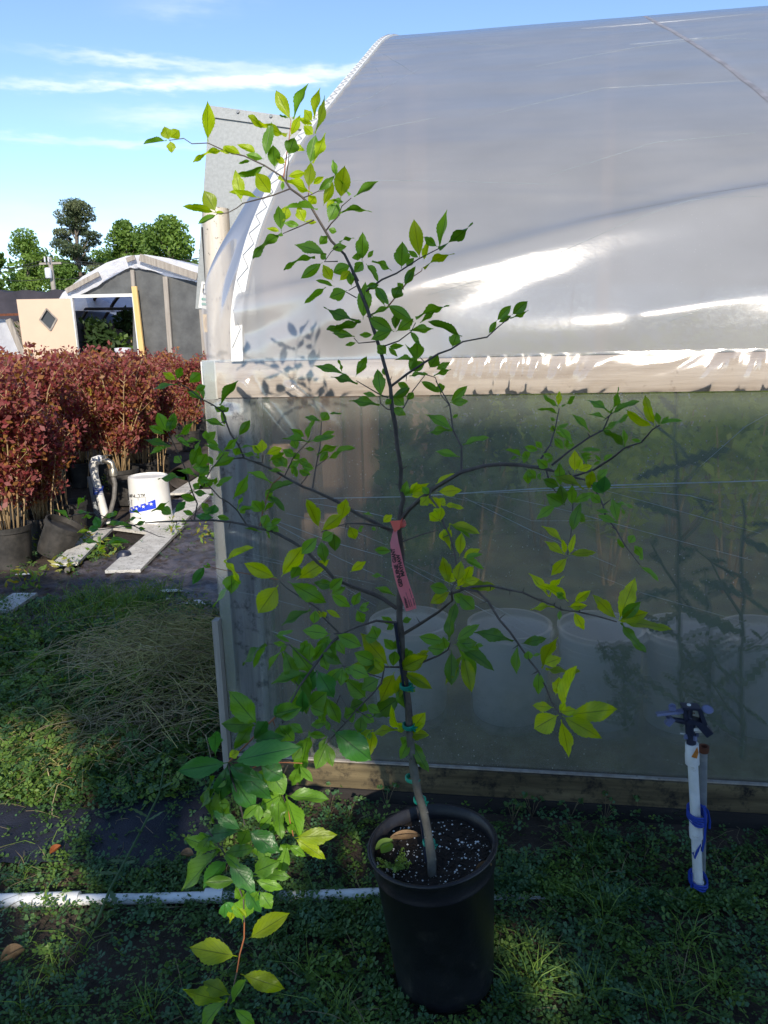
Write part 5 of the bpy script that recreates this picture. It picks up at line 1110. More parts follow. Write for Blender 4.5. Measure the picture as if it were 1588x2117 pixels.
LV = {
'A': """180 480 165 180 95 y,340 575 295 515 55 y,430 575 300 510 60 y,300 545 70 560 38 y,545 560 405 500 55 y,600 610 465 575 60,500 620 410 640 25,610 660 405 720 55,610 600 630 330 80,680 680 665 505 100,780 580 825 450 120,770 430 475 360 65 y,795 440 870 280 60 y,800 320 690 100 100 y,780 300 710 290 20,815 310 925 50 60,850 300 960 350 50 y,960 330 900 240 70 y,970 430 895 360 75 y,970 310 1020 80 60 y,980 420 1085 155 60 y,800 500 895 540 50 y,760 640 690 600 50 y,940 650 985 430 100,960 640 1065 430 70 y,930 830 950 640 90 y,770 740 900 710 60 y,730 760 965 825 75 y,700 740 735 760 30 y,740 770 735 840 30,1000 850 1125 740 60,960 800 1045 740 50 y,1240 880 1050 680 60,1170 910 1200 660 130 y,1040 960 1110 785 75 y,1270 890 1450 780 60,1160 1010 1385 945 40,1080 1080 1150 930 110,1060 980 1130 905 50 y,1100 920 1205 915 40,655 875 540 715 120 y,565 895 340 875 40 y,430 930 385 690 90 y,240 1005 150 845 115 y,240 1010 0 945 60 y,250 1020 115 1100 45,310 1015 235 1005 30 y,730 1150 705 960 90,740 1080 770 960 90 y,735 1165 485 1280 65,720 1150 625 1120 35 y,870 1105 745 1085 50,905 1085 850 970 90 y,1000 985 765 955 35,900 1075 990 1080 35 y,930 950 985 880 80 y,1075 1130 1140 1150 50,1065 1320 830 1215 90,1010 1250 1070 1180 70,1100 1280 1215 1260 60,1160 1230 1260 1170 25,980 1340 740 1365 40,1035 1380 875 1500 75,1065 1360 1020 1320 50,1250 1400 1115 1455 95,1110 1520 1040 1400 85 y,1160 1520 1240 1440 60 y,1125 1560 985 1525 35,1060 1565 900 1680 50,1220 1590 1090 1640 100,1250 1560 1240 1450 60,1330 1370 1335 1160 105,1300 1370 1290 1310 80,1370 1350 1415 1290 35,1340 1370 1275 1455 80,1405 1370 1565 1410 50,1360 1390 1455 1520 50,1455 1540 1360 1560 45,1430 1550 1510 1700 55""",
'I': """350 290 340 262 28 y,352 286 370 270 22 y,345 290 298 300 9,352 290 355 312 20 y,868 535 856 455 31 y,907 514 925 436 18,907 514 980 472 16,905 511 876 489 18,876 540 885 499 14 y,876 555 929 514 15 y,830 555 832 501 34,866 533 844 518 11,839 552 856 533 14,834 586 859 551 17,836 600 822 585 14""",
'B': """415 320 430 75 95,390 330 165 265 60,400 330 190 412 60,360 430 215 400 55,480 420 390 420 40,375 470 300 488 30,440 120 520 90 35,560 235 500 95 50,615 190 655 105 90,685 95 740 0 60,470 290 590 240 35,750 335 585 230 80,760 310 960 203 45,790 340 890 262 35,620 400 460 310 90,625 390 635 270 60,615 385 470 450 70,630 400 745 315 80,720 390 875 370 55,1065 430 850 330 55,1000 505 1030 415 85,770 590 770 455 95,760 590 625 575 25,580 500 680 490 40,570 550 510 490 70,720 660 820 600 70,850 640 910 550 85,880 690 990 635 40,890 650 985 600 45,720 690 835 670 30,300 680 100 600 50,275 660 268 580 20,380 740 210 685 50,365 695 440 560 65,535 835 510 645 90,560 690 545 640 30,525 880 330 850 60,510 825 415 800 35,600 840 720 770 60,725 775 645 735 50,690 890 620 820 80,700 850 745 800 50,605 900 695 945 60,560 880 600 840 45,925 805 800 730 50,930 805 915 735 65,985 865 1100 755 60,1005 1045 840 930 65,1000 965 1040 945 25,1070 1140 1240 1100 40,1050 1220 895 1190 50,1240 415 1290 330 40,1290 330 1385 230 60,1390 290 1495 200 70,1380 310 1500 275 35,1300 340 1385 295 40,680 1480 700 1390 60,700 1480 830 1375 50 y,720 1480 850 1460 50 y,890 1400 1015 1330 45 y,900 1450 1060 1440 75 y""",
'C': """200 140 110 90 50 y,200 140 230 50 55,205 165 40 185 30,275 160 345 95 70,315 205 380 175 45,375 270 262 215 40,470 300 555 145 50,490 340 440 310 40,490 345 530 310 35,505 430 375 395 40,590 495 660 395 55,140 470 80 350 75,155 470 185 345 60,130 480 25 430 50,160 555 0 510 45,190 500 315 430 40,230 665 185 620 60,290 690 350 540 80,330 700 395 590 75,340 760 400 680 60,350 520 250 530 30,385 520 445 465 50,470 560 390 520 45,510 605 375 560 30,420 690 545 625 55,430 680 400 620 40,490 590 590 505 45,540 590 450 640 50,570 620 590 560 60,600 570 700 545 15,720 630 620 580 25,740 600 738 515 60 y,760 610 870 565 55 y,780 650 890 590 40,1025 520 1065 388 35,1010 500 925 450 50,960 580 930 500 60,1040 530 870 515 30,1040 525 1195 490 40,1110 490 1195 465 35,1115 400 1005 365 35,1115 400 1150 345 70,1160 350 1240 350 15,1075 580 1010 570 30,1085 610 1205 520 45,1190 600 1330 575 40,1100 660 1150 590 50,1150 640 1235 600 35,950 620 870 580 60,930 640 980 600 50,880 680 800 645 60,900 700 850 620 60,930 740 945 680 35,955 760 950 690 30,1040 670 960 640 50,1070 700 1000 680 60,1050 740 970 710 50,880 720 780 715 25,905 700 970 650 50,805 790 645 730 40,760 890 800 820 50,770 860 930 805 50,740 975 675 900 80,745 975 820 895 30,740 1070 770 990 70,790 1050 860 1015 45,760 1085 820 1070 25,555 890 640 745 55,440 810 450 750 30,450 800 545 745 35,330 750 205 705 35,250 760 90 720 45,370 820 440 760 45,350 820 300 800 50,430 860 290 860 30,330 900 225 865 55,430 990 440 925 70 b,595 980 635 950 40,580 960 700 960 20,360 960 400 915 60,185 980 260 900 50 b,170 990 95 940 60,40 970 150 910 30,310 990 240 965 35,440 1010 310 995 50 b,540 1020 460 1000 40,735 1100 630 1080 15,1100 1080 1040 885 80 y,1110 1095 1240 990 85 y,1235 1035 1270 885 90 y,1290 1060 1330 1150 75 y,1190 1100 1200 1220 80,1090 1130 990 1235 80,1110 1150 1135 1295 75,1440 1000 1375 980 15,1425 1070 1460 1085 25,1350 1070 1365 1100 25,500 1280 680 1235 45 y,380 1310 310 1440 60 b,415 1325 365 1310 20,548 1360 545 1470 100,575 1395 440 1550 15,830 1390 645 1305 80 y,860 1380 980 1215 90 y,840 1435 730 1590 120 y,900 1410 1115 1530 100,955 1400 1110 1305 85 y,920 1400 975 1310 70,1200 1440 1080 1420 60,1160 1470 1240 1395 60,1170 1490 1285 1565 60,1310 1570 1350 1490 50,1295 1350 1385 1290 45 y,1440 1210 1550 1220 50,1510 1380 1435 1365 25,1580 1500 1465 1460 35,1500 1040 1560 990 50 y,1350 1590 1400 1550 30""",
'H': """290 800 460 740 60,240 920 200 780 100 b,50 800 180 745 50,330 870 500 830 60,610 920 500 860 60,640 880 740 835 55,700 800 530 795 25,160 935 0 960 45 y,250 1070 60 1070 45,300 1080 570 1080 40,350 1010 560 1045 40,220 1150 300 1090 45 y,670 920 740 915 50,700 760 580 715 15""",
'J': """500 1290 390 1215 30,550 1210 605 1115 35,640 1240 530 1235 20""",
'D': """885 160 890 80 35 y,885 160 800 110 30,885 200 780 155 20,905 160 995 112 22,870 240 840 220 20,865 290 940 252 25,860 300 850 260 30,970 370 880 275 40,1060 300 955 210 35,1165 190 1060 110 40,1150 225 1050 205 18,1170 200 1325 140 32,1130 285 1275 228 30,1250 380 1155 275 40,1405 275 1280 170 45 y,1415 265 1365 125 50 y,1440 260 1420 190 35,1430 255 1560 240 25,1345 355 1285 340 22,1130 460 1180 420 35,1120 460 1085 425 20,920 400 865 335 45,920 385 970 370 35,1000 400 1115 390 25,1000 430 1070 420 30,1010 450 1065 440 20,800 390 760 350 35,780 400 700 380 40,690 440 600 390 20,680 440 615 435 15,720 450 700 405 50,830 500 770 450 55,860 440 800 420 30,715 500 720 585 55,790 540 770 550 35,975 520 975 400 65 y,990 510 1065 485 45 y,895 600 890 465 60,1025 610 865 535 45 y,1050 620 1070 500 60 y,1090 560 1150 505 50,1130 640 1140 540 80 b,960 700 960 590 55,955 690 1080 630 50,920 700 815 640 80,880 690 770 775 50,970 740 1030 790 55,960 850 1000 690 60,1120 690 1060 640 50,1170 740 1095 725 25,1210 800 1180 665 50,1200 690 1295 690 18,920 910 790 825 40 y,920 970 810 900 45 y,945 970 1088 950 45 y,935 985 840 1090 60 y,1250 940 1210 880 25,1270 910 1300 865 50,1350 985 1300 920 50,1325 990 1350 985 30,1330 1030 1430 1115 30,180 650 130 700 60 y,200 650 240 720 50 y,240 690 260 660 40 y,260 700 355 700 32 y,240 790 170 740 60 y,250 760 200 720 50 y,180 640 140 600 40,255 830 258 895 55 y,290 800 445 865 50 y,300 810 400 880 25,345 980 355 850 60 y,360 990 455 940 55 y,370 995 475 1045 40,330 1120 350 1020 60 y,370 1120 400 1040 50 y,290 1140 255 995 60 y,290 1165 195 1145 60,295 1170 195 1230 55 y,325 1155 512 1130 60 y,310 1180 370 1230 50,340 1190 415 1260 70,835 1200 730 1095 40 y,940 1225 830 1110 40 y,970 1235 1050 1175 45 y,865 1255 750 1248 30 y,930 1215 875 1180 35,940 1255 1030 1250 40 y""",
'E': """895 320 890 370 20,970 330 1020 420 50 y,1205 370 1100 265 60 y,1215 380 1290 185 80 y,1225 375 1325 285 60,1225 380 1470 410 45 y,1230 390 1335 525 50,30 390 75 370 25,285 490 305 320 55,320 490 435 420 50,270 495 140 470 55,270 540 180 530 60,315 510 425 500 70,340 520 515 620 60,300 540 300 710 75,365 560 405 745 65 y,430 510 470 515 20,20 640 150 580 70 y,30 655 175 740 60 y,50 590 70 540 45,640 490 475 445 60,680 505 800 480 50,660 510 655 650 45,725 600 720 550 45,795 560 750 565 15,795 640 830 470 50 y,800 620 880 590 60 y,815 640 975 680 32 y,780 650 775 770 55,870 785 885 710 55 y,860 855 765 845 50 y,890 880 975 870 45 y,900 870 1020 685 65 y,930 895 1190 865 100 y,885 895 770 960 110 y,905 900 1100 1010 80 y,900 920 920 1090 60 y,65 1000 150 890 70 y,75 990 165 1005 40 y,70 1015 30 1060 60,75 1020 155 1170 60,50 970 0 945 30 y""",
'F': """830 0 675 80 45,860 0 850 75 55,900 10 870 40 40 y,920 0 1000 40 30 y,1110 0 1150 80 60,950 150 800 130 75,985 150 1120 215 75,925 190 845 310 60,945 170 945 250 60,980 180 1030 260 50,1340 90 1270 50 40,1385 70 1435 60 35,1025 335 915 270 60,1025 350 925 440 65,1030 360 1040 450 50,1050 345 1170 400 75,900 270 930 360 60,560 210 405 265 45,690 215 615 205 30,665 235 740 435 85,655 245 590 355 25,710 215 835 380 90,615 160 710 130 25,830 200 820 300 60,780 270 800 190 50,760 380 800 600 80,830 380 770 600 70,870 370 960 520 110 b,930 530 995 670 70,820 590 920 510 90,780 640 780 500 70 b,1310 350 1170 185 90 y,1280 380 1165 345 60 y,1240 330 1110 270 80,1240 180 1210 110 70,1345 250 1285 190 50,1365 370 1520 290 90 y,1340 380 1265 540 90 y,1385 375 1545 465 65 y,1330 350 1340 270 60,1410 270 1450 260 30,1370 440 1400 580 70,1380 530 1225 640 100,1170 540 1060 440 90,1160 560 1080 600 80,1250 420 1150 480 80,1170 580 1240 620 50,510 705 375 545 120,600 640 760 600 90,610 660 750 640 50 b,640 700 720 790 90,700 690 770 740 50,1105 620 1040 650 90,1140 640 1130 740 70,1180 730 1120 770 40,930 690 840 700 50,945 740 930 690 30,930 770 830 760 40,960 730 1165 890 150 b,935 800 870 950 80,925 810 960 940 60,825 740 820 1000 75,780 830 725 905 60,1365 730 1215 725 50 y,1210 730 1190 860 65 y,1400 710 1365 700 30 y,250 890 250 720 80 b,360 860 430 740 70,330 930 60 975 110 b,330 900 380 870 50 y,340 930 710 860 130 b,480 800 640 780 90 b,520 940 640 1010 110 b,760 950 715 1075 60,230 1010 135 1255 75,330 1000 260 1070 60,270 1060 270 1250 55,320 950 500 1020 90 b,340 1000 470 1190 120 b,590 1010 500 1130 80,560 960 660 1100 110,660 1120 520 1200 100,340 1180 290 1250 60,520 1180 430 1260 50,640 1120 655 1340 70,680 1130 720 1370 90,680 1470 690 1420 70,640 1310 570 1370 50,600 1250 530 1320 60""",
'G': """560 70 230 90 120 b,600 60 840 230 150 b,300 110 195 270 80,370 220 85 440 130,400 250 640 250 100,540 200 600 70 100,440 300 640 540 140 b,700 190 760 300 110,520 480 285 495 90,640 420 835 330 130,650 440 870 440 80,660 470 870 540 90,590 540 700 720 110 b,700 560 790 690 110,500 520 560 640 80,560 820 580 620 150,500 660 455 815 50 y,420 650 410 790 80 b,985 125 1295 105 115 y,930 180 880 395 95,860 30 770 90 50,960 100 960 0 60,600 960 915 790 140 y,520 1100 150 1030 170 y,545 1245 845 1345 130 y,465 1420 260 1320 120 y,440 1470 125 1400 110 y,440 1440 160 1655 110,465 1490 605 1380 85,485 1525 650 1655 80""",
}
recs = []
for c, s in LV.items():
    for r in s.split(','):
        q = r.split(); a = cv(c, float(q[0]), float(q[1])); b = cv(c, float(q[2]), float(q[3])); w = float(q[4])/CR[c][2]; recs.append((a, b, w, q[5] if len(q) > 5 else 'g'))
rg = random.Random(15); extra = []
for (a, b, w, cl) in recs:
    pr = .0
    if a[1] > 1260 and a[0] < 860: pr = .62
    elif a[0] < 560 and a[1] > 850: pr = .35
    elif a[0] > 860 and a[1] > 880 and a[1] < 1150: pr = .40
    elif a[1] > 600: pr = .15
    if a[1] < 1890 and rg.random() < pr:
        t = rg.choice((-1, 1))*rg.uniform(.6, 1.25); dx, dy = b[0]-a[0], b[1]-a[1]; k = rg.uniform(.65, .95)
        extra.append((a, (a[0]+k*(dx*math.cos(t)-dy*math.sin(t)), a[1]+k*(dx*math.sin(t)+dy*math.cos(t))), w*rg.uniform(.7, .95), cl))
recs += extra
recs.sort(key=lambda r: -math.hypot(r[0][0]-r[1][0], r[0][1]-r[1][1])*r[2])
rest = MB(); rest_uv = []
rg = random.Random(77)
for i, (a, b, w, cl) in enumerate(recs):
    Y = near(a); pa = P(a[0], a[1], Y); L_ = math.hypot(a[0]-b[0], a[1]-b[1]); ln = sz(L_, pa)
    yb = Y+rg.uniform(-.38, .12)*ln; pb = P(b[0], b[1], yb); ax = pb-pa; big = a[1] > 1180; ln3 = ax.length*(1.14 if big else 1.02); ax.normalize()
    vdir = (O-pa.lerp(pb, .5)).normalized(); side = ax.cross(vdir).normalized(); wv = sz(w, pa)*(1.15 if a[1] > 1180 else .98)
    true_w = max(wv, ln3*.36); phi = math.acos(max(.12, min(1, wv/true_w)))
    # turn about the long axis so that the seen width is right, preferring the upper face towards the sky
    sA = side*math.cos(phi)+vdir*math.sin(phi); sB = side*math.cos(phi)-vdir*math.sin(phi)
    nA = sA.cross(ax); nB = sB.cross(ax)
    s_ = sA if abs(nA.z) > abs(nB.z) else sB
    nn = s_.cross(ax).normalized()
    if nn.z < 0 and rg.random() < .8: s_ = -s_; nn = -nn
    k = rg.randrange(12)
    M = Matrix(((s_.x*true_w, ax.x*ln3, nn.x*ln3*.8, pa.x), (s_.y*true_w, ax.y*ln3, nn.y*ln3*.8, pa.y), (s_.z*true_w, ax.z*ln3, nn.z*ln3*.8, pa.z), (0, 0, 0, 1)))
    if i < 298:
        o = bpy.data.objects.new('leaf', BMS[(k, cl)]); C.objects.link(o); o.parent = tree
        o.matrix_parent_inverse = Matrix.Identity(4); M.translation = pa-tree.location; o.matrix_local = M
    else:
        v, f, uv = BL[k]; rest.add([M @ Vector(p) for p in v], f, {'g': 0, 'y': 1, 'b': 2}[cl]); rest_uv += uv
o = obj('small_leaves', rest, [L_G, L_Y, L_B], tree, stuff=True); me = o.data; ul = me.uv_layers.new(name='UVMap'); vi = np.empty(len(me.loops), dtype=np.int32); me.loops.foreach_get('vertex_index', vi); ul.data.foreach_set('uv', np.array(rest_uv, dtype=np.float32)[vi].ravel())
print('leaves', len(recs))
# stake with green ties
stk = thing('bamboo_stake', 'thin dark stake tied to the sapling with green tape', 'stake', onsoil(885, 1785))
sa = onsoil(884, 1783); sb_ = P(817, 1287, YB0+.012)
mb = MB(); mb.tube([sa-Vector((0, 0, .02)), sa.lerp(sb_, .35), sa.lerp(sb_, .7), sb_], .0036, 8); obj('stake', mb, M_navy, stk)
for (x, y) in ((840, 1418), (845, 1500), (851, 1608), (868, 1653), (887, 1741)):
    p = P(x, y, YB0+.004); mb = MB()
    for k in range(3): mb.tube([p+Vector((.0125*math.cos(a), .0125*math.sin(a), -.004+.003*k+.001*math.sin(2*a+k))) for a in np.linspace(0, 2*PI, 16)], .0022, 6, False)
    mb.beam(p+Vector((.010, -.008, 0)), p+Vector((.019, -.012, .002)), .008, .002); mb.beam(p+Vector((.008, -.010, .001)), p+Vector((.016, -.013, -.006)), .006, .0015)
    obj('tie', mb, M_tie, stk)
# pink ribbon label
YT = trunkY(1100)-.012
tg = thing('plant_tag', 'pink plastic ribbon tag knotted round the sapling trunk with printed name', 'tag', P(827, 1085, YT))
cen = [(830, 1078), (819, 1092), (816.6, 1101), (815.4, 1121), (819, 1144.5), (822.5, 1168), (828.4, 1191.7), (835.5, 1215), (843.8, 1239), (850.5, 1261)]; wid = [8, 7, 9, 17.5, 21, 24.5, 25.5, 26, 25.5, 23]
cw = [P(x, y, YT-.010*min(1, i/3)) for i, (x, y) in enumerate(cen)]
mb = MB(); rows = []
for i, p in enumerate(cw):
    d = (cw[min(i+1, 9)]-cw[max(0, i-1)]).normalized(); s_ = d.cross((O-p).normalized()).normalized(); w2 = sz(wid[i], p)/2; bow = (O-p).normalized()*(.0015*(1 if 3 < i < 9 else -1))
    rows += [p-s_*w2, p-s_*w2*.5+bow*.7, p+bow, p+s_*w2*.5+bow*.7, p+s_*w2]
mb.add(rows, [(5*i+j, 5*i+j+1, 5*i+j+6, 5*i+j+5) for i in range(9) for j in range(4)]); obj('ribbon', mb, M_rib, tg)
mb = MB(); ctr = P(827.5, 1084, YT+.010)
for dz, rr in ((0, .0095), (.004, .0085)):
    mb.tube([ctr+Vector((rr*math.cos(a), rr*1.1*math.sin(a), dz+.002*math.sin(a*2))) for a in np.linspace(0, 2*PI, 18)], .0032, 6, False)
k1 = P(813, 1078, YT-.006); mb.add([P(806.5, 1077, YT-.004), P(829, 1075.5, YT-.012), P(833, 1070, YT-.006), P(831.5, 1087, YT-.010), P(826, 1094, YT-.014), P(816, 1100, YT-.012), P(812, 1092, YT-.008)], [(0, 1, 5, 6), (1, 2, 3, 4), (1, 4, 5)]); obj('knot', mb, mat('red_knot', (.72, .10, .07), .4), tg)
def tpt(x, y): return P(x, y, YT-.0165)
def tt(s, a, b, size, bold): 
    A_, B2 = tpt(*cv('T', *a)), tpt(*cv('T', *b)); xd = (B2-A_); vd = (O-A_).normalized(); yd = vd.cross(xd.normalized()); text(s, tg, M_ink, A_, xd, yd, size, bold=bold, length=xd.length)
zz = .0105
tt('GENUINE', (450, 1375), (352, 985), zz, .0005); tt('GIANT', (335, 955), (298, 705), zz, .0005); tt('MAYHAW', (480, 1190), (385, 805), zz*.95, .0005)
mb = MB()
for (a, b, w) in (((520, 1755), (468, 1550), .0022), ((540, 1748), (490, 1580), .0020), ((578, 1735), (545, 1610), .0016), ((540, 1600), (500, 1480), .0010), ((610, 1725), (575, 1600), .0014), ((655, 1705), (625, 1580), .0024), ((605, 1570), (560, 1410), .0013)):
    p, q = tpt(*cv('T', *a)), tpt(*cv('T', *b)); n = 9
    for k in range(n):
        mb.beam(p.lerp(q, (k+.08)/n), p.lerp(q, (k+.08+random.uniform(.5, .85))/n), w, .0002, (O-p).normalized())
obj('small_print', mb, M_ink, tg, smooth=False, stuff=True)

# ------------------------------------------------------------------ ground cover
cv_mb = MB()
def clover(n, xr, yr, size, dens, mis, hgt=(.01, .035), seed=1, lobes=3):
    rg = np.random.default_rng(seed)
    x = rg.uniform(*xr, n); y = rg.uniform(*yr, n); keep = []
    for a, b in zip(x, y):
        if dens(a, b) > rg.random(): keep.append((a, b))
    V = []; Fc = []; Mi = []; k = len(cv_mb.v)
    for a, b in keep:
        nn = mnoise.noise(Vector((a*4, b*4, 9))); h = hgt[0]+(hgt[1]-hgt[0])*max(0, min(1, .5+nn*1.1+rg.normal()*.25)); z = gh(a, b)+h; s = size*(.6+.8*rg.random()); a0 = rg.random()*6.28; tx, ty = rg.normal()*.45, rg.normal()*.45-.15
        m2 = mnoise.noise(Vector((a*7, b*7, 2))); m_ = mis[0] if m2 < -.12 else (mis[1] if m2 > .28 else mis[2]); m_ = m_ if rg.random() < .7 else mis[int(rg.integers(0, len(mis)))]
        for l in range(lobes):
            an = a0+l*6.283/lobes; ca, sa2 = math.cos(an), math.sin(an); q = []
            for (u, v) in ((.1, 0), (.65, .42), (1.08, .30), (1.0, 0), (1.08, -.30), (.65, -.42)):
                dx = (ca*u-sa2*v)*s; dy_ = (sa2*u+ca*v)*s; q.append((a+dx, b+dy_, z+dx*tx+dy_*ty+abs(v)*s*.25))
            V += q; Fc.append(tuple(range(k, k+6))); k += 6; Mi.append(m_)
    cv_mb.v += V; cv_mb.f += Fc; cv_mb.m += Mi
def bare(x, y):           # less cover next to the boards, on the fabric and the path
    d = 1.0
    if x > XL-.1 and y > W-.13: d *= .25 if y < W-.03 else 0
    if (x-PX)**2+(y-PY)**2 < r0p**2: d = 0
    if math.hypot(x-.13, (y-2.02)*1.3) < .10: d *= .15
    n = mnoise.noise(Vector((x*2.3, y*2.3, 4)))
    return d*min(1, max(.22, .75+n*1.1))
def on_pipe(x, y):
    px_ = (Vector((x, y, 0))-O); X_ = CX+F*px_.dot(r_)/px_.dot(f_); v = mnoise.noise(Vector((X_*.021, 7, 0))); return (0 if (X_ < 185 and v > -.25) else (.9 if v > -.05 else .25)) if X_ < 800 else (1 if X_ > 1010 else 0)
fab = [G(*p) for p in ((-60, 1672), (30, 1680), (200, 1700), (430, 1665), (440, 1770), (300, 1785), (150, 1775), (-60, 1778))]
def inpoly(x, y, poly):
    c = False
    for i in range(len(poly)):
        a, b = poly[i], poly[i-1]
        if (a.y > y) != (b.y > y) and x < (b.x-a.x)*(y-a.y)/(b.y-a.y)+a.x: c = not c
    return c
def dn_near(x, y):
    d = bare(x, y)
    if inpoly(x, y, fab):
        gx = x*1.0; px_ = (Vector((x, y, 0))-O); px_ = CX+F*px_.dot(r_)/px_.dot(f_)
        d *= .85 if 70 < px_ < 190 else .10
    return d
clover(44000, (-1.75, 1.75), (.95, 2.2), .0098, dn_near, (2, 1, 0), (.006, .042), 11)
shp = [G(*p) for p in ((190, 1170), (345, 1090), (450, 1010), (470, 1275), (300, 1250), (100, 1240), (-80, 1250), (-80, 1190))]
def dn_left(x, y):
    if x > XL-.03 and y > W-.1: return 0
    d = .95
    if inpoly(x, y, shp): d = .10
    if y > 4.1: d *= .25
    return d*min(1, max(.3, .85+mnoise.noise(Vector((x*1.7, y*1.7, 4)))*1.2))
py_ = [G(x, 1866-x*.014).y for x in (0, 790)]
clover(2600, (-1.5, -.25), (min(py_)-.03, max(py_)+.012), .0095, on_pipe, (2, 1, 0), (.022, .042), 21)
clover(2600, (.0, .68), (G(1200, 1850).y-.035, G(1200, 1850).y+.02), .0095, on_pipe, (2, 1, 0), (.012, .035), 22)
clover(24000, (-3.4, -.75), (2.1, 5.2), .015, dn_left, (2, 1, 0), (.01, .07), 12)
def dn_olive(x, y): return dn_left(x, y)*(1 if x < -1.0 else .4)
clover(6000, (-3.0, -1.0), (2.0, 3.4), .016, dn_olive, (1, 3, 0), (.03, .10), 13, 4)
o = obj('clover', cv_mb, M_clov, smooth=False, stuff=True); tag(o, 'low clover and chickweed covering the shaded ground', 'clover')
# clumps of ferny weed and grass
gm = MB()
def blades(cx, cy, n, L0, L1, w, sp, mi, lean=.5, seed=0):
    rg = random.Random(seed)
    for _ in range(n):
        x = cx+rg.gauss(0, sp); y = cy+rg.gauss(0, sp); z = gh(x, y); a = rg.uniform(0, 6.28); L_ = rg.uniform(L0, L1); ln_ = rg.uniform(.15, lean); d = Vector((math.cos(a)*ln_, math.sin(a)*ln_, 1)).normalized(); s = d.cross(Vector((rg.uniform(-1, 1), rg.uniform(-1, 1), .1))).normalized()*w; p0 = Vector((x, y, z)); p1 = p0+d*L_*.55; p2 = p0+d*L_+Vector((math.cos(a), math.sin(a), 0))*L_*ln_*.6-Vector((0, 0, L_*.18*ln_))
        gm.add([p0-s, p0+s, p1-s*.8, p1+s*.8, p2], [(0, 1, 3, 2), (2, 3, 4)], mi if isinstance(mi, int) else rg.choice(mi))
rgk = random.Random(41)
for k in range(330):
    x = rgk.uniform(-1.6, 1.6); y = rgk.uniform(.95, 2.05)
    if (x-PX)**2+(y-PY)**2 < (r0p+.02)**2 or (dn_near(x, y) < .3): continue
    blades(x, y, rgk.randint(3, 9), .03, .10, .0011, .012, (3, 3, 2, 4), 1.6, k)
for (px, py, n, L_) in ((1095, 2040, 26, .13), (1250, 1900, 22, .13), (130, 2010, 20, .10), (160, 1960, 14, .09), (1230, 2070, 26, .12), (1380, 2080, 24, .12), (700, 2080, 22, .11), (300, 2090, 22, .10), (60, 2100, 20, .10), (1500, 2050, 20, .11), (1100, 1960, 12, .10), (1020, 2060, 10, .12), (640, 2000, 14, .1), (1420, 1950, 14, .1)):
    p = G(px, py); blades(p.x, p.y, n, L_*.6, L_*1.1, .0015, .018, 3, 1.3, px)
for k in range(420):
    x = rgk.uniform(-3.1, -.85); y = rgk.uniform(2.1, 4.2)
    if dn_left(x, y) < .3: continue
    blades(x, y, rgk.randint(3, 8), .05, .15, .002, .03, (3, 3, 1, 4), 1.4, 500+k)
for (px, py) in ((170, 1290), (230, 1265), (290, 1260), (220, 1240), (310, 1230), (150, 1270), (255, 1300), (190, 1250), (280, 1285), (330, 1255)):
    p = G(px, py); blades(p.x, p.y, 110, .07, .17, .0022, .09, (3, 1), .9, px+py)
for k in range(160):      # bits of dry runner and stalk lying about
    x = rgk.uniform(-1.7, 1.6); y = rgk.uniform(.95, 2.15)
    if (x-PX)**2+(y-PY)**2 < (r0p+.03)**2: continue
    a = rgk.uniform(0, 6.28); L_ = rgk.uniform(.04, .14); z = gh(x, y)+rgk.uniform(.008, .03); gm.tube([(x+L_*math.cos(a)*(u-.5)+.006*math.sin(u*7+k), y+L_*math.sin(a)*(u-.5), max(z, gh(x, y)+.005)+.012*math.sin(u*3)) for u in np.linspace(0, 1, 5)], .0008, 3, False, 4)
o = obj('grass', gm, M_clov, smooth=False, stuff=True); tag(o, 'grass tufts, fine weeds and dry stalks among the clover', 'grass')
# heap of pulled weeds
hm = MB(); rgk = random.Random(8)
def heap(cx, cy, n, ang0, L0, L1, top, mi, sx, sy):
    for k in range(n):
        c = G(rgk.gauss(cx, sx), rgk.gauss(cy, sy))
        if c.x > XL-.02: continue
        a = ang0+rgk.gauss(0, .85); L_ = rgk.uniform(L0*.6, L1); z = gh(c.x, c.y)+rgk.uniform(.02, top); bend = rgk.uniform(-.45, .45)
        pts = []
        for u in (-.5, -.25, 0, .25, .5):
            x = c.x+L_*math.cos(a)*u-bend*math.sin(a)*u*u*4*L_; y = c.y+L_*math.sin(a)*u*.8; pts.append(Vector((min(x, XL-.015), y, max(gh(x, y)+.008, z-abs(u)**1.5*.16*(L_/.4)+.018*math.sin(k+u*7)))))
        hm.tube(pts, rgk.uniform(.0009, .0018), 3, False, mi if rgk.random() < .8 else 1-mi)
heap(350, 1400, 420, .25, .2, .5, .22, 0, 62, 38); heap(365, 1470, 420, .45, .2, .5, .20, 0, 55, 35); heap(250, 1430, 260, .3, .2, .45, .16, 1, 60, 25); heap(330, 1530, 260, .6, .15, .4, .12, 1, 60, 30); heap(120, 1500, 200, .5, .15, .35, .10, 0, 70, 45); heap(110, 1590, 160, .6, .15, .3, .08, 0, 55, 25); heap(230, 1560, 120, .4, .2, .4, .09, 1, 60, 30)
o = obj('weed_heap', hm, M_straw, stuff=True); tag(o, 'heap of pulled drying weeds against the greenhouse corner', 'weed heap')
lm = MB()
for k in range(130):
    c = G(rgk.gauss(280, 95), rgk.gauss(1440, 80))
    if c.x > XL-.05: continue
    leafcloud(lm, 40, c+Vector((0, 0, .07)), (.09, .09, .05), .022, (0, 2, 4), flat=.4, seed=900+k)
for k in range(40):
    c = G(rgk.gauss(100, 60), rgk.gauss(1580, 60)); leafcloud(lm, 50, c+Vector((0, 0, .05)), (.08, .08, .04), .020, (1, 3, 0), flat=.45, seed=1000+k)
o = obj('wilted_leaves', lm, M_clov, smooth=False, stuff=True); tag(o, 'wilting leaves on and around the pulled weed heap', 'leaves')
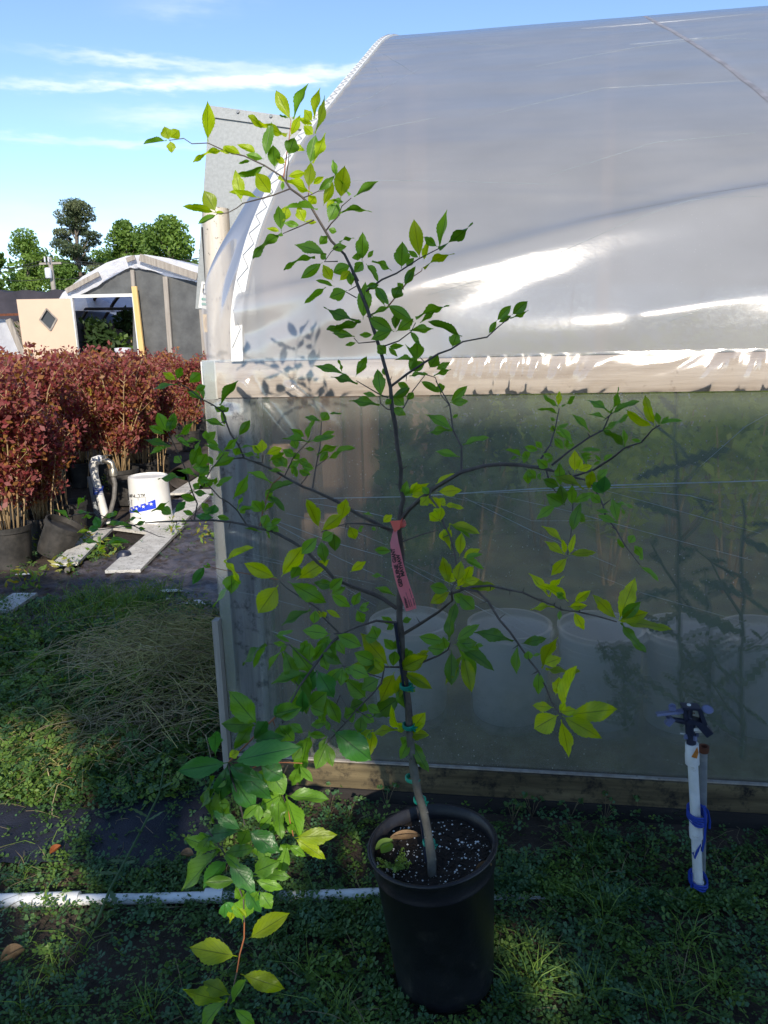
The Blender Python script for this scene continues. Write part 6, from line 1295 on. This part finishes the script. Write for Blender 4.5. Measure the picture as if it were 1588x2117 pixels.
rgk = random.Random(77); wm = MB()
for k in range(150):
    c = G(rgk.uniform(-60, 440), rgk.uniform(1215, 1680))
    if c.x > XL-.1 or inpoly(c.x, c.y, fab) or inpoly(c.x, c.y, shp) and rgk.random() < .8: continue
    r = rgk.uniform(.03, .10); m_ = rgk.choice((0, 1, 1, 1, 3)); leafcloud(wm, int(900*r)+20, c+Vector((0, 0, r*.45+.01)), (r, r, r*.6), rgk.choice((.011, .015, .02)), (m_, m_, 0), flat=rgk.choice((.35, .6, .8)), shell=.4, up=.5, seed=3000+k)
    for j in range(4): a = rgk.uniform(0, 6.28); wm.tube([c, c+Vector((r*.6*math.cos(a), r*.6*math.sin(a), r*1.1)), c+Vector((r*1.1*math.cos(a), r*1.1*math.sin(a), r*1.5))], .0012, 3, False, rgk.choice((3, 4)))
o = obj('chickweed', wm, M_clov, smooth=False, stuff=True); tag(o, 'lumpy mounds of chickweed and small weeds left of the greenhouse', 'weeds')
# sow thistle stems lying at the left
def stalk(pts, r, lab, leaves=True, seed=1):
    q = [G(x, y)+Vector((0, 0, z)) for x, y, z in pts]; t = thing('prickly_stalk', lab, 'weed', q[0], 'loose prickly weed stalks'); rg = random.Random(seed)
    mb = MB(); mb.tube(q, [r*(1-.5*i/len(q)) for i in range(len(q))], 7); obj('stalk', mb, M_weed, t)
    mb = MB()
    for i in range(1, len(q)):
        for _ in range(2):
            a = q[i-1].lerp(q[i], rg.random()); d = Vector((rg.uniform(-1, 1), rg.uniform(-1, .5), rg.uniform(0, .6))).normalized()*rg.uniform(.03, .07); s = d.cross(Vector((0, 0, 1))).normalized(); v = []
            for k in range(8): u = k/7; w = .010*(math.sin(PI*u)**.6)*(1 if k % 2 else .5); v += [a+d*u-s*w, a+d*u, a+d*u+s*w]
            mb.add(v, [(3*k+j, 3*k+j+1, 3*k+j+4, 3*k+j+3) for k in range(7) for j in range(2)])
    obj('leaves', mb, M_weed, t, smooth=False, stuff=True)
stalk([(200, 1935, .03), (232, 1870, .05), (262, 1820, .06), (300, 1760, .08), (335, 1700, .10), (350, 1640, .13), (368, 1590, .12)], .0042, 'long green prickly stalk lying across the white pipe', seed=2)
stalk([(368, 1590, .13), (320, 1640, .10), (292, 1670, .07), (270, 1695, .05), (218, 1705, .04)], .0034, 'curving green stalk ending in a bud on the black fabric', seed=3)
stalk([(245, 1420, .15), (250, 1380, .2), (243, 1345, .22)], .004, 'broad leaved blue green weed standing behind the heap', seed=4)
stalk([(360, 1345, .12), (400, 1330, .15), (435, 1350, .10)], .004, 'blue green leafy weed by the greenhouse corner above the heap', seed=5)
# small weeds in front of the boards
sm = MB()
for k, (px, py) in enumerate(((640, 1680), (680, 1690), (720, 1700), (800, 1670), (580, 1700), (1060, 1700), (1100, 1690), (1180, 1690), (1250, 1700), (1330, 1680), (1500, 1690), (1560, 1680), (690, 1650), (1320, 1690))):
    p = G(px, py); rg = random.Random(k)
    for j in range(5):
        a = rg.uniform(0, 6.28); tip = p+Vector((.03*math.cos(a), .02*math.sin(a), rg.uniform(.03, .09))); sm.tube([p, p.lerp(tip, .6)+Vector((0, 0, .01)), tip], .0008, 3, False, 4); leafcloud(sm, 7, tip, (.012, .012, .006), .013, (0, 2), flat=.8, up=.5, seed=k*9+j)
o = obj('seedlings', sm, M_clov, smooth=False, stuff=True); tag(o, 'thin round leaved seedlings in front of the low boards', 'weeds')
